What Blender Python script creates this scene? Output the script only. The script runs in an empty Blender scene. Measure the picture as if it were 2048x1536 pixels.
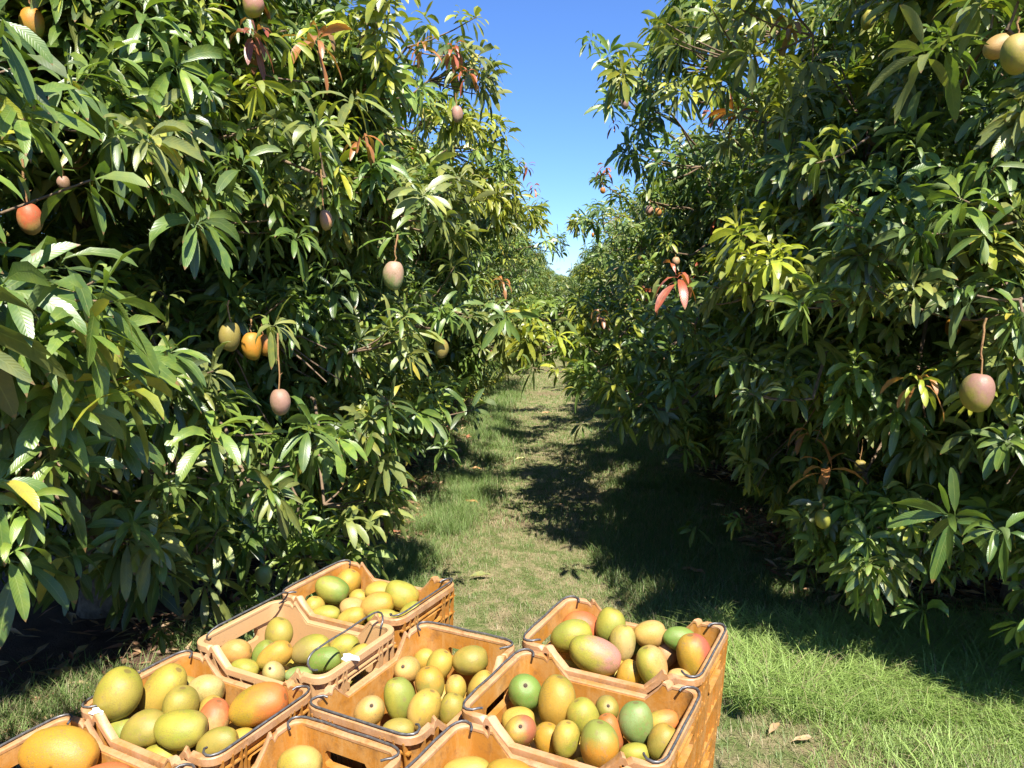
import bpy, bmesh, math, random
import numpy as np
from mathutils import Matrix, Vector

random.seed(7)
RNG = np.random.default_rng(7)
PI = math.pi
S = bpy.context.scene
C = S.collection

# ------------------------------------------------------------------ camera, sky, sun, exposure
CAM_H = 1.9
PITCH = math.radians(6.9)
FPX = 1500.0                      # focal length in pixels of a 2048 px wide picture
cam = bpy.data.cameras.new('camera')
cam.sensor_width = 36.0
cam.lens = 36.0 * FPX / 2048.0
cam.clip_start = 0.02
cam.clip_end = 3000
camo = bpy.data.objects.new('camera', cam)
C.objects.link(camo)
camo.location = (0, 0, CAM_H)
camo.rotation_euler = (PI / 2 - PITCH, 0, 0)
S.camera = camo

SUN_H = Vector((0.29, -0.957)).normalized()
SUN_EL = math.radians(55)
sun_dir = Vector((SUN_H.x * math.cos(SUN_EL), SUN_H.y * math.cos(SUN_EL), math.sin(SUN_EL)))
w = bpy.data.worlds.new('World')
S.world = w
w.use_nodes = True
nt = w.node_tree
bg = nt.nodes['Background']
sky = nt.nodes.new('ShaderNodeTexSky')
sky.sky_type = 'NISHITA'
sky.sun_disc = False
sky.sun_elevation = SUN_EL
sky.sun_rotation = math.atan2(SUN_H.x, SUN_H.y)
sky.altitude = 0
sky.air_density = 1.0
sky.dust_density = 0.0
sky.ozone_density = 5.0
hz = nt.nodes.new('ShaderNodeMix')
hz.data_type = 'RGBA'
hz.blend_type = 'MULTIPLY'
hz.inputs[0].default_value = 1.0
hz.inputs[7].default_value = (0.66, 0.86, 1.22, 1)      # the camera's rendering of a clear dry sky
nt.links.new(sky.outputs[0], hz.inputs[6])
nt.links.new(hz.outputs[2], bg.inputs[0])
bg.inputs[1].default_value = 0.08

sl = bpy.data.lights.new('sun', 'SUN')
sl.energy = 5.0
sl.angle = math.radians(0.5)
sl.color = (1.0, 0.95, 0.86)
so = bpy.data.objects.new('sun', sl)
C.objects.link(so)
so.rotation_euler = sun_dir.to_track_quat('Z', 'Y').to_euler()
so.location = (5, -8, 12)
S.view_settings.view_transform = 'Standard'
S.view_settings.look = 'None'
S.view_settings.gamma = 1
S.view_settings.exposure = 1.2
S.cycles.max_bounces = 8
S.cycles.transparent_max_bounces = 8


# ------------------------------------------------------------------ frames
ROW_A = math.atan(96 / FPX)        # the rows run a little to the right of the view
ca, sa = math.cos(ROW_A), math.sin(ROW_A)


def O(x, y, z=0.0):
    """orchard frame (x across the alley, y along it) to world"""
    return np.array([x * ca + y * sa, -x * sa + y * ca, z])


def Oinv(p):
    return np.array([p[0] * ca - p[1] * sa, p[0] * sa + p[1] * ca, p[2]])


cp, sp = math.cos(PITCH), math.sin(PITCH)


def ray(px, py):
    """unit direction of the sight line through a point of the 2048x1536 picture"""
    x = (px - 1024) / FPX
    z = -(py - 768) / FPX
    d = np.array([x, cp + z * sp, -sp + z * cp])
    return d / np.linalg.norm(d)


def at(px, py, dist):
    return np.array([0, 0, CAM_H]) + ray(px, py) * dist


def norm(a):
    return a / np.maximum(np.linalg.norm(a, axis=-1, keepdims=True), 1e-9)


# ------------------------------------------------------------------ materials
def mat(name):
    m = bpy.data.materials.new(name)
    m.use_nodes = True
    return m, m.node_tree, m.node_tree.nodes['Principled BSDF']


def N(t, typ, **kw):
    n = t.nodes.new(typ)
    for k, v in kw.items():
        if k.startswith('_'):
            n.inputs[k[1:]].default_value = v
        else:
            setattr(n, k, v)
    return n


def ramp(t, fac, stops):
    n = N(t, 'ShaderNodeValToRGB')
    e = n.color_ramp.elements
    while len(e) < len(stops):
        e.new(0.5)
    for i, (p, c) in enumerate(stops):
        e[i].position = p
        e[i].color = (*c, 1) if len(c) == 3 else c
    t.links.new(fac, n.inputs[0])
    return n.outputs[0]


def mix(t, fac, a, b, mode='MIX'):
    n = N(t, 'ShaderNodeMix', data_type='RGBA', blend_type=mode)
    for s, v in ((n.inputs[0], fac), (n.inputs[6], a), (n.inputs[7], b)):
        if isinstance(v, (int, float)):
            s.default_value = v
        elif isinstance(v, tuple):
            s.default_value = (*v, 1) if len(v) == 3 else v
        else:
            t.links.new(v, s)
    return n.outputs[2]


def mth(t, op, a, b=None, clamp=False):
    n = N(t, 'ShaderNodeMath', operation=op, use_clamp=clamp)
    for i, v in enumerate((a, b)):
        if v is None:
            continue
        if isinstance(v, (int, float)):
            n.inputs[i].default_value = v
        else:
            t.links.new(v, n.inputs[i])
    return n.outputs[0]


def noise(t, co, scale, detail=3, rough=0.5):
    n = N(t, 'ShaderNodeTexNoise')
    n.inputs['Scale'].default_value = scale
    n.inputs['Detail'].default_value = detail
    n.inputs['Roughness'].default_value = rough
    if co is not None:
        t.links.new(co, n.inputs['Vector'])
    return n


def bump(t, bs, h, strength, dist=0.01):
    b = N(t, 'ShaderNodeBump')
    b.inputs['Strength'].default_value = strength
    b.inputs['Distance'].default_value = dist
    t.links.new(h, b.inputs['Height'])
    t.links.new(b.outputs[0], bs.inputs['Normal'])
    return b


def leaf_material(name, transl=0.3, rough=0.34, veins=True):
    m, t, b = mat(name)
    at_ = N(t, 'ShaderNodeAttribute', attribute_name='tone')
    uv = N(t, 'ShaderNodeUVMap')
    uv.uv_map = 'UVMap'
    sx = N(t, 'ShaderNodeSeparateXYZ')
    t.links.new(uv.outputs[0], sx.inputs[0])
    d = mth(t, 'ABSOLUTE', mth(t, 'SUBTRACT', sx.outputs[0], 0.5))
    geo = N(t, 'ShaderNodeNewGeometry')
    n1 = noise(t, geo.outputs['Position'], 38, 2)
    base = mix(t, ramp(t, n1.outputs[0], [(0.38, (0, 0, 0)), (0.7, (1, 1, 1))]), at_.outputs[0],
               mix(t, 1.0, at_.outputs[0], (1.45, 1.25, 0.9), 'MULTIPLY'))
    if veins:
        rib = mth(t, 'SUBTRACT', 1.0, mth(t, 'MULTIPLY', d, 26), True)
        ang = mth(t, 'SUBTRACT', mth(t, 'MULTIPLY', sx.outputs[1], 110), mth(t, 'MULTIPLY', d, 26))
        wv = mth(t, 'POWER', mth(t, 'ADD', mth(t, 'MULTIPLY', mth(t, 'SINE', ang), 0.5), 0.5), 4)
        base = mix(t, mth(t, 'MULTIPLY', wv, 0.08), base, mix(t, 1.0, base, (2.2, 2.0, 1.6), 'MULTIPLY'))
        base = mix(t, mth(t, 'MULTIPLY', rib, 0.6), base, (0.26, 0.31, 0.09))
        hgt = mth(t, 'ADD', mth(t, 'MULTIPLY', mth(t, 'SINE', mth(t, 'MULTIPLY', ang, 1.0)), 0.5), mth(t, 'MULTIPLY', rib, -1.2))
        bump(t, b, hgt, 0.2, 0.0012)
    n5 = noise(t, geo.outputs['Position'], 9, 2)
    tipm = mth(t, 'MULTIPLY', mth(t, 'GREATER_THAN', mth(t, 'ADD', sx.outputs[1], mth(t, 'MULTIPLY', n1.outputs[0], .10)), 1.0), mth(t, 'GREATER_THAN', n5.outputs[0], .5))
    base = mix(t, mth(t, 'MULTIPLY', tipm, .8), base, (0.25, 0.13, 0.05))
    sp_ = noise(t, geo.outputs['Position'], 150, 3, 0.6)
    spm = mth(t, 'MULTIPLY', mth(t, 'GREATER_THAN', sp_.outputs[0], .67), mth(t, 'GREATER_THAN', n5.outputs[0], .53))
    base = mix(t, mth(t, 'MULTIPLY', spm, .6), base, (0.22, 0.17, 0.07))
    dust = ramp(t, noise(t, geo.outputs['Position'], 3.2, 3).outputs[0], [(.45, (0, 0, 0)), (.7, (.18, .18, .18))])
    base = mix(t, dust, base, (0.22, 0.22, 0.13))
    # paler, duller underside
    base = mix(t, mth(t, 'MULTIPLY', geo.outputs['Backfacing'], 0.5), base, mix(t, 0.5, base, (0.16, 0.20, 0.07)))
    t.links.new(base, b.inputs['Base Color'])
    r = mth(t, 'ADD', mth(t, 'MULTIPLY', geo.outputs['Backfacing'], 0.25), mth(t, 'ADD', rough - 0.1, mth(t, 'MULTIPLY', n1.outputs[0], 0.2)))
    t.links.new(r, b.inputs['Roughness'])
    b.inputs['Specular IOR Level'].default_value = 0.65
    tr = N(t, 'ShaderNodeBsdfTranslucent')
    t.links.new(mix(t, 1.0, base, (1.9, 2.1, 0.7), 'MULTIPLY'), tr.inputs[0])
    ms = N(t, 'ShaderNodeMixShader')
    ms.inputs[0].default_value = transl
    t.links.new(b.outputs[0], ms.inputs[1])
    t.links.new(tr.outputs[0], ms.inputs[2])
    t.links.new(ms.outputs[0], t.nodes['Material Output'].inputs[0])
    return m


M_LEAF = leaf_material('mango_leaf', 0.21, 0.38)
M_DEAD = leaf_material('dead_leaf', 0.12, 0.7)


def grass_material():
    m, t, b = mat('grass_blade')
    at_ = N(t, 'ShaderNodeAttribute', attribute_name='tone')
    t.links.new(at_.outputs[0], b.inputs['Base Color'])
    b.inputs['Roughness'].default_value = 0.55
    tr = N(t, 'ShaderNodeBsdfTranslucent')
    t.links.new(mix(t, 1.0, at_.outputs[0], (1.3, 1.5, 0.7), 'MULTIPLY'), tr.inputs[0])
    ms = N(t, 'ShaderNodeMixShader')
    ms.inputs[0].default_value = 0.3
    t.links.new(b.outputs[0], ms.inputs[1])
    t.links.new(tr.outputs[0], ms.inputs[2])
    t.links.new(ms.outputs[0], t.nodes['Material Output'].inputs[0])
    return m


M_GRASS = grass_material()


def bark_material(name, c1, c2):
    m, t, b = mat(name)
    tc = N(t, 'ShaderNodeTexCoord')
    n1 = noise(t, tc.outputs['Object'], 24, 5, 0.65)
    t.links.new(ramp(t, n1.outputs[0], [(0.3, c1), (0.7, c2)]), b.inputs['Base Color'])
    b.inputs['Roughness'].default_value = 0.85
    n2 = noise(t, tc.outputs['Object'], 70, 4, 0.6)
    bump(t, b, n2.outputs[0], 0.6, 0.006)
    return m


M_BARK = bark_material('bark', (0.09, 0.065, 0.045), (0.24, 0.19, 0.14))
M_TWIG = bark_material('twig_bark', (0.11, 0.075, 0.045), (0.25, 0.17, 0.10))
M_STALK = bark_material('fruit_stalk', (0.30, 0.13, 0.06), (0.36, 0.24, 0.08))


def ground_material():
    m, t, b = mat('orchard_floor')
    geo = N(t, 'ShaderNodeNewGeometry')
    vr = N(t, 'ShaderNodeVectorRotate', rotation_type='Z_AXIS')
    vr.inputs['Angle'].default_value = ROW_A
    t.links.new(geo.outputs['Position'], vr.inputs['Vector'])
    co = vr.outputs[0]
    s = N(t, 'ShaderNodeSeparateXYZ')
    t.links.new(co, s.inputs[0])
    big = noise(t, co, 1.1, 4, 0.6)
    med = noise(t, co, 7, 5, 0.65)
    fine = noise(t, co, 90, 4, 0.7)
    soil = ramp(t, fine.outputs[0], [(0.3, (0.13, 0.085, 0.055)), (0.7, (0.30, 0.20, 0.13))])
    straw = ramp(t, fine.outputs[0], [(0.3, (0.20, 0.17, 0.08)), (0.7, (0.42, 0.34, 0.20))])
    green = ramp(t, fine.outputs[0], [(0.3, (0.05, 0.085, 0.02)), (0.72, (0.20, 0.24, 0.08))])
    g = mix(t, ramp(t, med.outputs[0], [(0.42, (0, 0, 0)), (0.62, (1, 1, 1))]), green, straw)
    g = mix(t, ramp(t, big.outputs[0], [(0.52, (0, 0, 0)), (0.72, (0.8, 0.8, 0.8))]), g, soil)
    litter = ramp(t, med.outputs[0], [(0.3, (0.06, 0.036, 0.026)), (0.7, (0.15, 0.09, 0.06))])
    ax = mth(t, 'ABSOLUTE', mth(t, 'ADD', s.outputs[0], -0.05))
    edge = mth(t, 'ADD', ax, mth(t, 'MULTIPLY', big.outputs[0], 0.7))
    k = ramp(t, mth(t, 'MULTIPLY', edge, 0.4), [(0.66, (0, 0, 0)), (0.8, (1, 1, 1))])
    t.links.new(mix(t, k, g, litter), b.inputs['Base Color'])
    b.inputs['Roughness'].default_value = 0.95
    b.inputs['Specular IOR Level'].default_value = 0.1
    bump(t, b, mth(t, 'ADD', fine.outputs[0], mth(t, 'MULTIPLY', med.outputs[0], 1.5)), 0.9, 0.02)
    return m


M_GROUND = ground_material()


def plastic_material(name, col, worn, wear_lo, wear_hi):
    m, t, b = mat(name)
    tc = N(t, 'ShaderNodeTexCoord')
    oi = N(t, 'ShaderNodeObjectInfo')
    ad = N(t, 'ShaderNodeVectorMath', operation='ADD')
    t.links.new(tc.outputs['Object'], ad.inputs[0])
    t.links.new(oi.outputs['Random'], ad.inputs[1])
    co = ad.outputs[0]
    tint = N(t, 'ShaderNodeAttribute', attribute_name='tint', attribute_type='OBJECT')
    n1 = noise(t, co, 11, 6, 0.7)
    mp = N(t, 'ShaderNodeMapping')
    mp.inputs['Scale'].default_value = (46, 46, 4.0)
    t.links.new(co, mp.inputs[0])
    n2 = noise(t, mp.outputs[0], 1.0, 5, 0.75)       # vertical streaks
    n3 = noise(t, co, 160, 3, 0.6)
    c = mix(t, mth(t, 'MULTIPLY', ramp(t, n2.outputs[0], [(0.50, (0, 0, 0)), (0.66, (1, 1, 1))]), 0.4), col, worn)
    c = mix(t, ramp(t, n1.outputs[0], [(wear_lo, (0, 0, 0)), (wear_hi, (1, 1, 1))]), c, worn)
    dirt = ramp(t, noise(t, co, 24, 6, 0.75).outputs[0], [(0.52, (0, 0, 0)), (0.72, (0.8, 0.8, 0.8))])
    c = mix(t, dirt, c, (0.19, 0.095, 0.035))
    c = mix(t, tint.outputs['Fac'], c, (0.52, 0.32, 0.155))
    c = mix(t, ramp(t, n3.outputs[0], [(0.66, (0, 0, 0)), (0.72, (0.6, 0.6, 0.6))]), c, (0.17, 0.09, 0.04))
    t.links.new(c, b.inputs['Base Color'])
    b.inputs['Roughness'].default_value = 0.48
    b.inputs['Subsurface Weight'].default_value = 0.0
    bump(t, b, mth(t, 'ADD', n1.outputs[0], mth(t, 'MULTIPLY', n3.outputs[0], 0.4)), 0.25, 0.004)
    return m


M_CRATE = plastic_material('crate_plastic', (0.40, 0.165, 0.024), (0.50, 0.29, 0.11), 0.46, 0.8)
M_RIM = plastic_material('crate_rim_plastic', (0.42, 0.19, 0.05), (0.50, 0.285, 0.15), 0.35, 0.6)


def wire_material():
    m, t, b = mat('bail_wire')
    tc = N(t, 'ShaderNodeTexCoord')
    n1 = noise(t, tc.outputs['Object'], 60, 5, 0.7)
    t.links.new(ramp(t, n1.outputs[0], [(0.35, (0.09, 0.085, 0.085)), (0.6, (0.19, 0.185, 0.18)), (0.75, (0.36, 0.36, 0.36))]), b.inputs['Base Color'])
    b.inputs['Metallic'].default_value = 0.55
    b.inputs['Roughness'].default_value = 0.42
    bump(t, b, n1.outputs[0], 0.4, 0.002)
    return m


M_WIRE = wire_material()


def mango_material():
    m, t, b = mat('mango_skin')
    tc = N(t, 'ShaderNodeTexCoord')
    oi = N(t, 'ShaderNodeObjectInfo')
    ad = N(t, 'ShaderNodeVectorMath', operation='ADD')
    rs = mth(t, 'MULTIPLY', oi.outputs['Random'], 37.0)
    t.links.new(tc.outputs['Object'], ad.inputs[0])
    t.links.new(rs, ad.inputs[1])
    co = ad.outputs[0]
    skin = N(t, 'ShaderNodeAttribute', attribute_name='skin', attribute_type='OBJECT').outputs['Color']
    blush = N(t, 'ShaderNodeAttribute', attribute_name='blush', attribute_type='OBJECT').outputs['Color']
    bdir = N(t, 'ShaderNodeAttribute', attribute_name='blush_dir', attribute_type='OBJECT').outputs['Vector']
    amt = N(t, 'ShaderNodeAttribute', attribute_name='blush_amount', attribute_type='OBJECT').outputs['Fac']
    dt = N(t, 'ShaderNodeVectorMath', operation='DOT_PRODUCT')
    t.links.new(tc.outputs['Object'], dt.inputs[0])
    t.links.new(bdir, dt.inputs[1])
    n1 = noise(t, co, 1.6, 4, 0.55)
    n0 = noise(t, co, 0.9, 2, 0.5)
    v = mth(t, 'ADD', dt.outputs['Value'], mth(t, 'MULTIPLY', mth(t, 'SUBTRACT', n1.outputs[0], 0.5), 1.5))
    k = mth(t, 'MULTIPLY', ramp(t, mth(t, 'ADD', mth(t, 'MULTIPLY', v, 0.5), 0.5), [(0.42, (0, 0, 0)), (0.78, (1, 1, 1))]), amt)
    base = mix(t, ramp(t, n0.outputs[0], [(0.4, (0, 0, 0)), (0.65, (1, 1, 1))]), skin, mix(t, 1.0, skin, (0.72, 0.86, 0.62), 'MULTIPLY'))
    base = mix(t, ramp(t, n1.outputs[0], [(0.5, (0, 0, 0)), (0.75, (0.6, 0.6, 0.6))]), base, mix(t, 1.0, skin, (1.15, 0.92, 0.85), 'MULTIPLY'))
    base = mix(t, k, base, blush)
    # lenticels, russet and scars
    vo = N(t, 'ShaderNodeTexVoronoi')
    vo.inputs['Scale'].default_value = 13
    t.links.new(co, vo.inputs['Vector'])
    dots = mth(t, 'LESS_THAN', vo.outputs['Distance'], 0.085)
    base = mix(t, mth(t, 'MULTIPLY', dots, 0.6), base, mix(t, 0.55, base, (0.75, 0.68, 0.4)))
    vs = N(t, 'ShaderNodeTexVoronoi')
    vs.inputs['Scale'].default_value = 3.2
    t.links.new(co, vs.inputs['Vector'])
    spots = mth(t, 'LESS_THAN', mth(t, 'ADD', vs.outputs['Distance'], mth(t, 'MULTIPLY', n1.outputs[0], 0.16)), 0.12)
    base = mix(t, mth(t, 'MULTIPLY', spots, 0.7), base, (0.12, 0.08, 0.04))
    sc = noise(t, co, 2.3, 7, 0.75)
    base = mix(t, ramp(t, sc.outputs[0], [(0.57, (0, 0, 0)), (0.68, (0.8, 0.8, 0.8))]), base, (0.24, 0.17, 0.08))
    fr = noise(t, co, 26, 3, 0.6)
    fm = mth(t, 'MULTIPLY', ramp(t, fr.outputs[0], [(0.53, (0, 0, 0)), (0.63, (1, 1, 1))]), ramp(t, n0.outputs[0], [(0.38, (.15, .15, .15)), (0.58, (.9, .9, .9))]))
    base = mix(t, fm, base, (0.22, 0.15, 0.05))
    # russet ring round the stem end
    so_ = N(t, 'ShaderNodeSeparateXYZ')
    t.links.new(tc.outputs['Object'], so_.inputs[0])
    rad = mth(t, 'ADD', mth(t, 'POWER', so_.outputs[0], 2), mth(t, 'POWER', so_.outputs[1], 2))
    pol = mth(t, 'MULTIPLY', mth(t, 'LESS_THAN', mth(t, 'ADD', rad, mth(t, 'MULTIPLY', fr.outputs[0], .03)), .042), mth(t, 'GREATER_THAN', so_.outputs[2], 0))
    base = mix(t, mth(t, 'MULTIPLY', pol, .65), base, (0.16, 0.10, 0.04))
    t.links.new(base, b.inputs['Base Color'])
    nr = noise(t, co, 4, 4, 0.6)
    t.links.new(mth(t, 'ADD', mth(t, 'MULTIPLY', nr.outputs[0], 0.3), 0.34), b.inputs['Roughness'])
    b.inputs['Specular IOR Level'].default_value = 0.42
    fn = noise(t, co, 30, 3, 0.6)
    bump(t, b, mth(t, 'ADD', fn.outputs[0], mth(t, 'MULTIPLY', n1.outputs[0], 3.0)), 0.14, 0.02)
    return m


M_MANGO = mango_material()


def plain_material(name, col, rough=0.8, var=0.3, scale=60):
    m, t, b = mat(name)
    tc = N(t, 'ShaderNodeTexCoord')
    n1 = noise(t, tc.outputs['Object'], scale, 4, 0.6)
    t.links.new(ramp(t, n1.outputs[0], [(0.3, tuple(c * (1 - var) for c in col)), (0.7, tuple(c * (1 + var) for c in col))]), b.inputs['Base Color'])
    b.inputs['Roughness'].default_value = rough
    return m


M_STEM = plain_material('mango_stem_scar', (0.075, 0.05, 0.03))
M_STEEL = plain_material('painted_steel', (0.16, 0.17, 0.17), 0.6)
M_RUBBER = plain_material('rubber', (0.03, 0.03, 0.03), 0.85)
M_PAPER = plain_material('paper_scrap', (0.72, 0.74, 0.72), 0.8, 0.08)
M_DECK = plain_material('deck_planks', (0.26, 0.19, 0.13), 0.85)


# ------------------------------------------------------------------ scene helpers
def tag(o, label=None, cat=None, group=None, kind=None):
    if label:
        o['label'] = label
    if cat:
        o['category'] = cat
    if group:
        o['group'] = group
    if kind:
        o['kind'] = kind
    return o


def link(name, mesh, parent=None):
    o = bpy.data.objects.new(name, mesh)
    C.objects.link(o)
    if parent is not None:
        o.parent = parent
    return o


def empty(name, loc=(0, 0, 0)):
    o = bpy.data.objects.new(name, None)
    o.empty_display_size = 0.1
    C.objects.link(o)
    o.location = loc
    return o


class Acc:
    """collects quads as numpy arrays and makes one mesh"""

    def __init__(s):
        s.v, s.f, s.uv, s.t, s.n = [], [], [], [], 0

    def add(s, v, f, uv=None, tone=None):
        v = np.asarray(v, dtype=np.float32).reshape(-1, 3)
        s.v.append(v)
        s.f.append(np.asarray(f, dtype=np.int32).reshape(-1, 4) + s.n)
        s.n += len(v)
        if uv is not None:
            s.uv.append(np.asarray(uv, dtype=np.float32).reshape(-1, 2))
        if tone is not None:
            s.t.append(np.asarray(tone, dtype=np.float32).reshape(-1, 3))

    def mesh(s, name, material, smooth=True):
        me = bpy.data.meshes.new(name)
        v = np.concatenate(s.v)
        f = np.concatenate(s.f)
        me.vertices.add(len(v))
        me.vertices.foreach_set('co', v.ravel())
        me.loops.add(len(f) * 4)
        me.loops.foreach_set('vertex_index', f.ravel())
        me.polygons.add(len(f))
        me.polygons.foreach_set('loop_start', np.arange(len(f), dtype=np.int32) * 4)
        me.polygons.foreach_set('loop_total', np.full(len(f), 4, dtype=np.int32))
        me.polygons.foreach_set('use_smooth', np.full(len(f), smooth))
        if s.uv:
            uv = np.concatenate(s.uv)
            l = me.uv_layers.new(name='UVMap')
            l.data.foreach_set('uv', uv[f.ravel()].ravel())
        if s.t:
            tt = np.concatenate(s.t)
            a = me.attributes.new('tone', 'FLOAT_COLOR', 'POINT')
            a.data.foreach_set('color', np.concatenate([tt, np.ones((len(tt), 1), np.float32)], 1).ravel())
        me.materials.append(material)
        me.update()
        return me


def tube(acc, pts, rad, sides=6):
    pts = np.asarray(pts, float)
    n = len(pts)
    rad = np.broadcast_to(np.asarray(rad, float), (n,))
    tan = norm(np.gradient(pts, axis=0))
    ref = np.array([0, 0, 1.0]) if abs(tan[0][2]) < 0.8 else np.array([1.0, 0, 0])
    a = np.cross(tan, ref)
    a = norm(a)
    b = np.cross(tan, a)
    th = np.linspace(0, 2 * PI, sides, endpoint=False)
    v = pts[:, None] + rad[:, None, None] * (np.cos(th)[None, :, None] * a[:, None] + np.sin(th)[None, :, None] * b[:, None])
    i = np.arange(n - 1)[:, None] * sides
    j = np.arange(sides)[None]
    k = (j + 1) % sides
    f = np.stack([i + j, i + k, i + sides + k, i + sides + j], -1)
    acc.add(v, f)


def curve_pts(a, b, sag=0.0, n=6, wig=0.0, up=0.0):
    t = np.linspace(0, 1, n)[:, None]
    p = a * (1 - t) + b * t
    p[:, 2] += (np.sin(PI * t[:, 0])) * (up - sag)
    if wig:
        p[1:-1] += RNG.normal(0, wig, (n - 2, 3))
    return p


# ------------------------------------------------------------------ leaves
LOD = {
    3: (np.array([0, .10, .24, .42, .62, .80, .93, 1.0]), np.array([.07, .08, .62, .95, 1.0, .78, .38, .01])),
    2: (np.array([0, .12, .36, .64, .87, 1.0]), np.array([.08, .10, .88, 1.0, .60, .01])),
    1: (np.array([0, .14, .55, 1.0]), np.array([.08, .12, 1.0, .02])),
}


def leaves(acc, P, D, A, L, W, droop, tone, lod=2, fold=0.28, side=None, wav=0.12, ground=False):
    """P base, D first direction, A upper-face axis, all (n,3)"""
    n = len(P)
    ts, ws = LOD[lod]
    k = len(ts)
    D = norm(D)
    s0 = norm(np.cross(D, A)) if side is None else side
    pts = np.zeros((n, k, 3))
    dirs = np.zeros((n, k, 3))
    cur = P.copy()
    pts[:, 0] = cur
    G = np.array([0, 0, -1.0])
    for i, t in enumerate(ts):
        dirs[:, i] = norm(D + G * (droop[:, None] * t ** 1.3))
        if i:
            cur = cur + norm(dirs[:, i] + dirs[:, i - 1]) * (L * (t - ts[i - 1]))[:, None]
            pts[:, i] = cur
    sd = norm(s0[:, None] - (s0[:, None] * dirs).sum(-1, keepdims=True) * dirs)
    nr = np.cross(sd, dirs)
    hw = (W[:, None] * ws[None])[..., None]
    ph = RNG.uniform(0, 6.28, (n, 1))
    u1 = (wav * np.sin(ph + ts[None] * 23))[..., None]
    u2 = (wav * np.sin(ph * 1.7 + ts[None] * 21))[..., None]
    le = pts - sd * hw + nr * hw * (fold + u1)
    ri = pts + sd * hw + nr * hw * (fold + u2)
    v = np.stack([le, pts, ri], 2)          # n,k,3,3
    uv = np.zeros((n, k, 3, 2))
    uv[..., 0] = np.array([0, .5, 1])[None, None]
    uv[..., 1] = ts[None, :, None]
    b = (np.arange(n) * k * 3)[:, None, None]
    i = (np.arange(k - 1) * 3)[None, :, None]
    j = np.arange(2)[None, None]
    q = b + i + j
    f = np.stack([q, q + 1, q + 4, q + 3], -1)
    tn = np.broadcast_to(tone[:, None, None], (n, k, 3, 3))
    acc.add(v, f, uv, tn)


# real leaf colours: mature, mid, fresh yellow green, olive, red flush, brown
MATURE = np.array([0.080, 0.145, 0.032])
DARK = np.array([0.052, 0.092, 0.025])
MID = np.array([0.130, 0.210, 0.040])
OLIVE = np.array([0.165, 0.205, 0.060])
FRESH = np.array([0.23, 0.27, 0.032])
LIME = np.array([0.27, 0.33, 0.03])
RED = np.array([0.33, 0.085, 0.045])
RUST = np.array([0.30, 0.13, 0.05])
YELLOW = np.array([0.50, 0.36, 0.03])


def whorls(acc, cen, axis, tone, lod, nl=11, size=1.0, droop_k=1.0):
    """a spray of long leaves round each shoot tip"""
    m = len(cen)
    axis = norm(axis)
    cnt = RNG.integers(max(4, nl - 3), nl + 5, m)
    idx = np.repeat(np.arange(m), cnt)
    n = len(idx)
    order = np.concatenate([np.arange(c) for c in cnt])
    frac = order / np.repeat(cnt, cnt)
    az = order * 2.39996 + RNG.uniform(0, 6.28, m)[idx] + RNG.normal(0, .25, n)
    a = axis[idx]
    ref = np.where(np.abs(a[:, 2:3]) < .9, np.array([[0, 0, 1.0]]), np.array([[1.0, 0, 0]]))
    e1 = norm(np.cross(a, ref))
    e2 = np.cross(a, e1)
    rad = e1 * np.cos(az)[:, None] + e2 * np.sin(az)[:, None]
    phi = np.radians(-12 + 72 * frac + RNG.normal(0, 10, n))
    D = rad * np.cos(phi)[:, None] + a * np.sin(phi)[:, None]
    sz = (RNG.uniform(.62, 1.15, m)[idx]) * size
    L = RNG.uniform(.14, .245, n) * sz * (1 - .28 * frac)
    W = L * RNG.uniform(.080, .116, n)
    P = cen[idx] + a * ((frac - 1) * .045)[:, None]
    dr = RNG.uniform(.7, 2.3, n) * droop_k * (1.2 - .5 * frac)
    tn = tone[idx] * RNG.uniform(.8, 1.22, (n, 1))
    # young centre leaves are a little yellower; a few spent leaves
    tn = tn * (1 + (frac > .75)[:, None] * np.array([.35, .22, 0]))
    old = RNG.random(n) < .012
    tn[old] = OLIVE * np.array([2.2, 1.6, .9])
    side = norm(np.cross(D, a) + RNG.normal(0, .28, (n, 3)))
    leaves(acc, P, D, a, L, W, dr, tn, lod, fold=RNG.uniform(.12, .42), side=side)


def lobes(u, seed, n=6):
    r = np.random.default_rng(seed)
    s = 0
    for i in range(n):
        k = r.normal(0, 2.2 + i * .5, 3)
        s = s + np.sin(u @ k + r.uniform(0, 6.28)) / n ** .5
    return s


SUNV = np.array(sun_dir)
FRUIT_CLEAR = []          # (fruit centre) : shoots are cut away from the fruit, its open side and the sun reaching it


HOLES = []


def clear_fruit(cen):
    keep = np.ones(len(cen), bool)
    for c, r, lit in FRUIT_CLEAR:
        out = np.array([0, 0, CAM_H]) - c
        out = out / np.linalg.norm(out)
        d = cen - c
        t = np.clip(d @ out, -0.02, 0.8)
        dist = np.linalg.norm(d - t[:, None] * out, axis=1)
        up = (cen[:, 2] - c[2]) * .45
        keep &= ~(dist < r + .05 + np.clip(up, 0, .12))
        if lit:
            t = np.clip(d @ SUNV, -0.02, 3.2)
            keep &= ~(np.linalg.norm(d - t[:, None] * SUNV, axis=1) < r + .10 + np.clip(t, 0, .6) * .1)
    return keep


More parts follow.
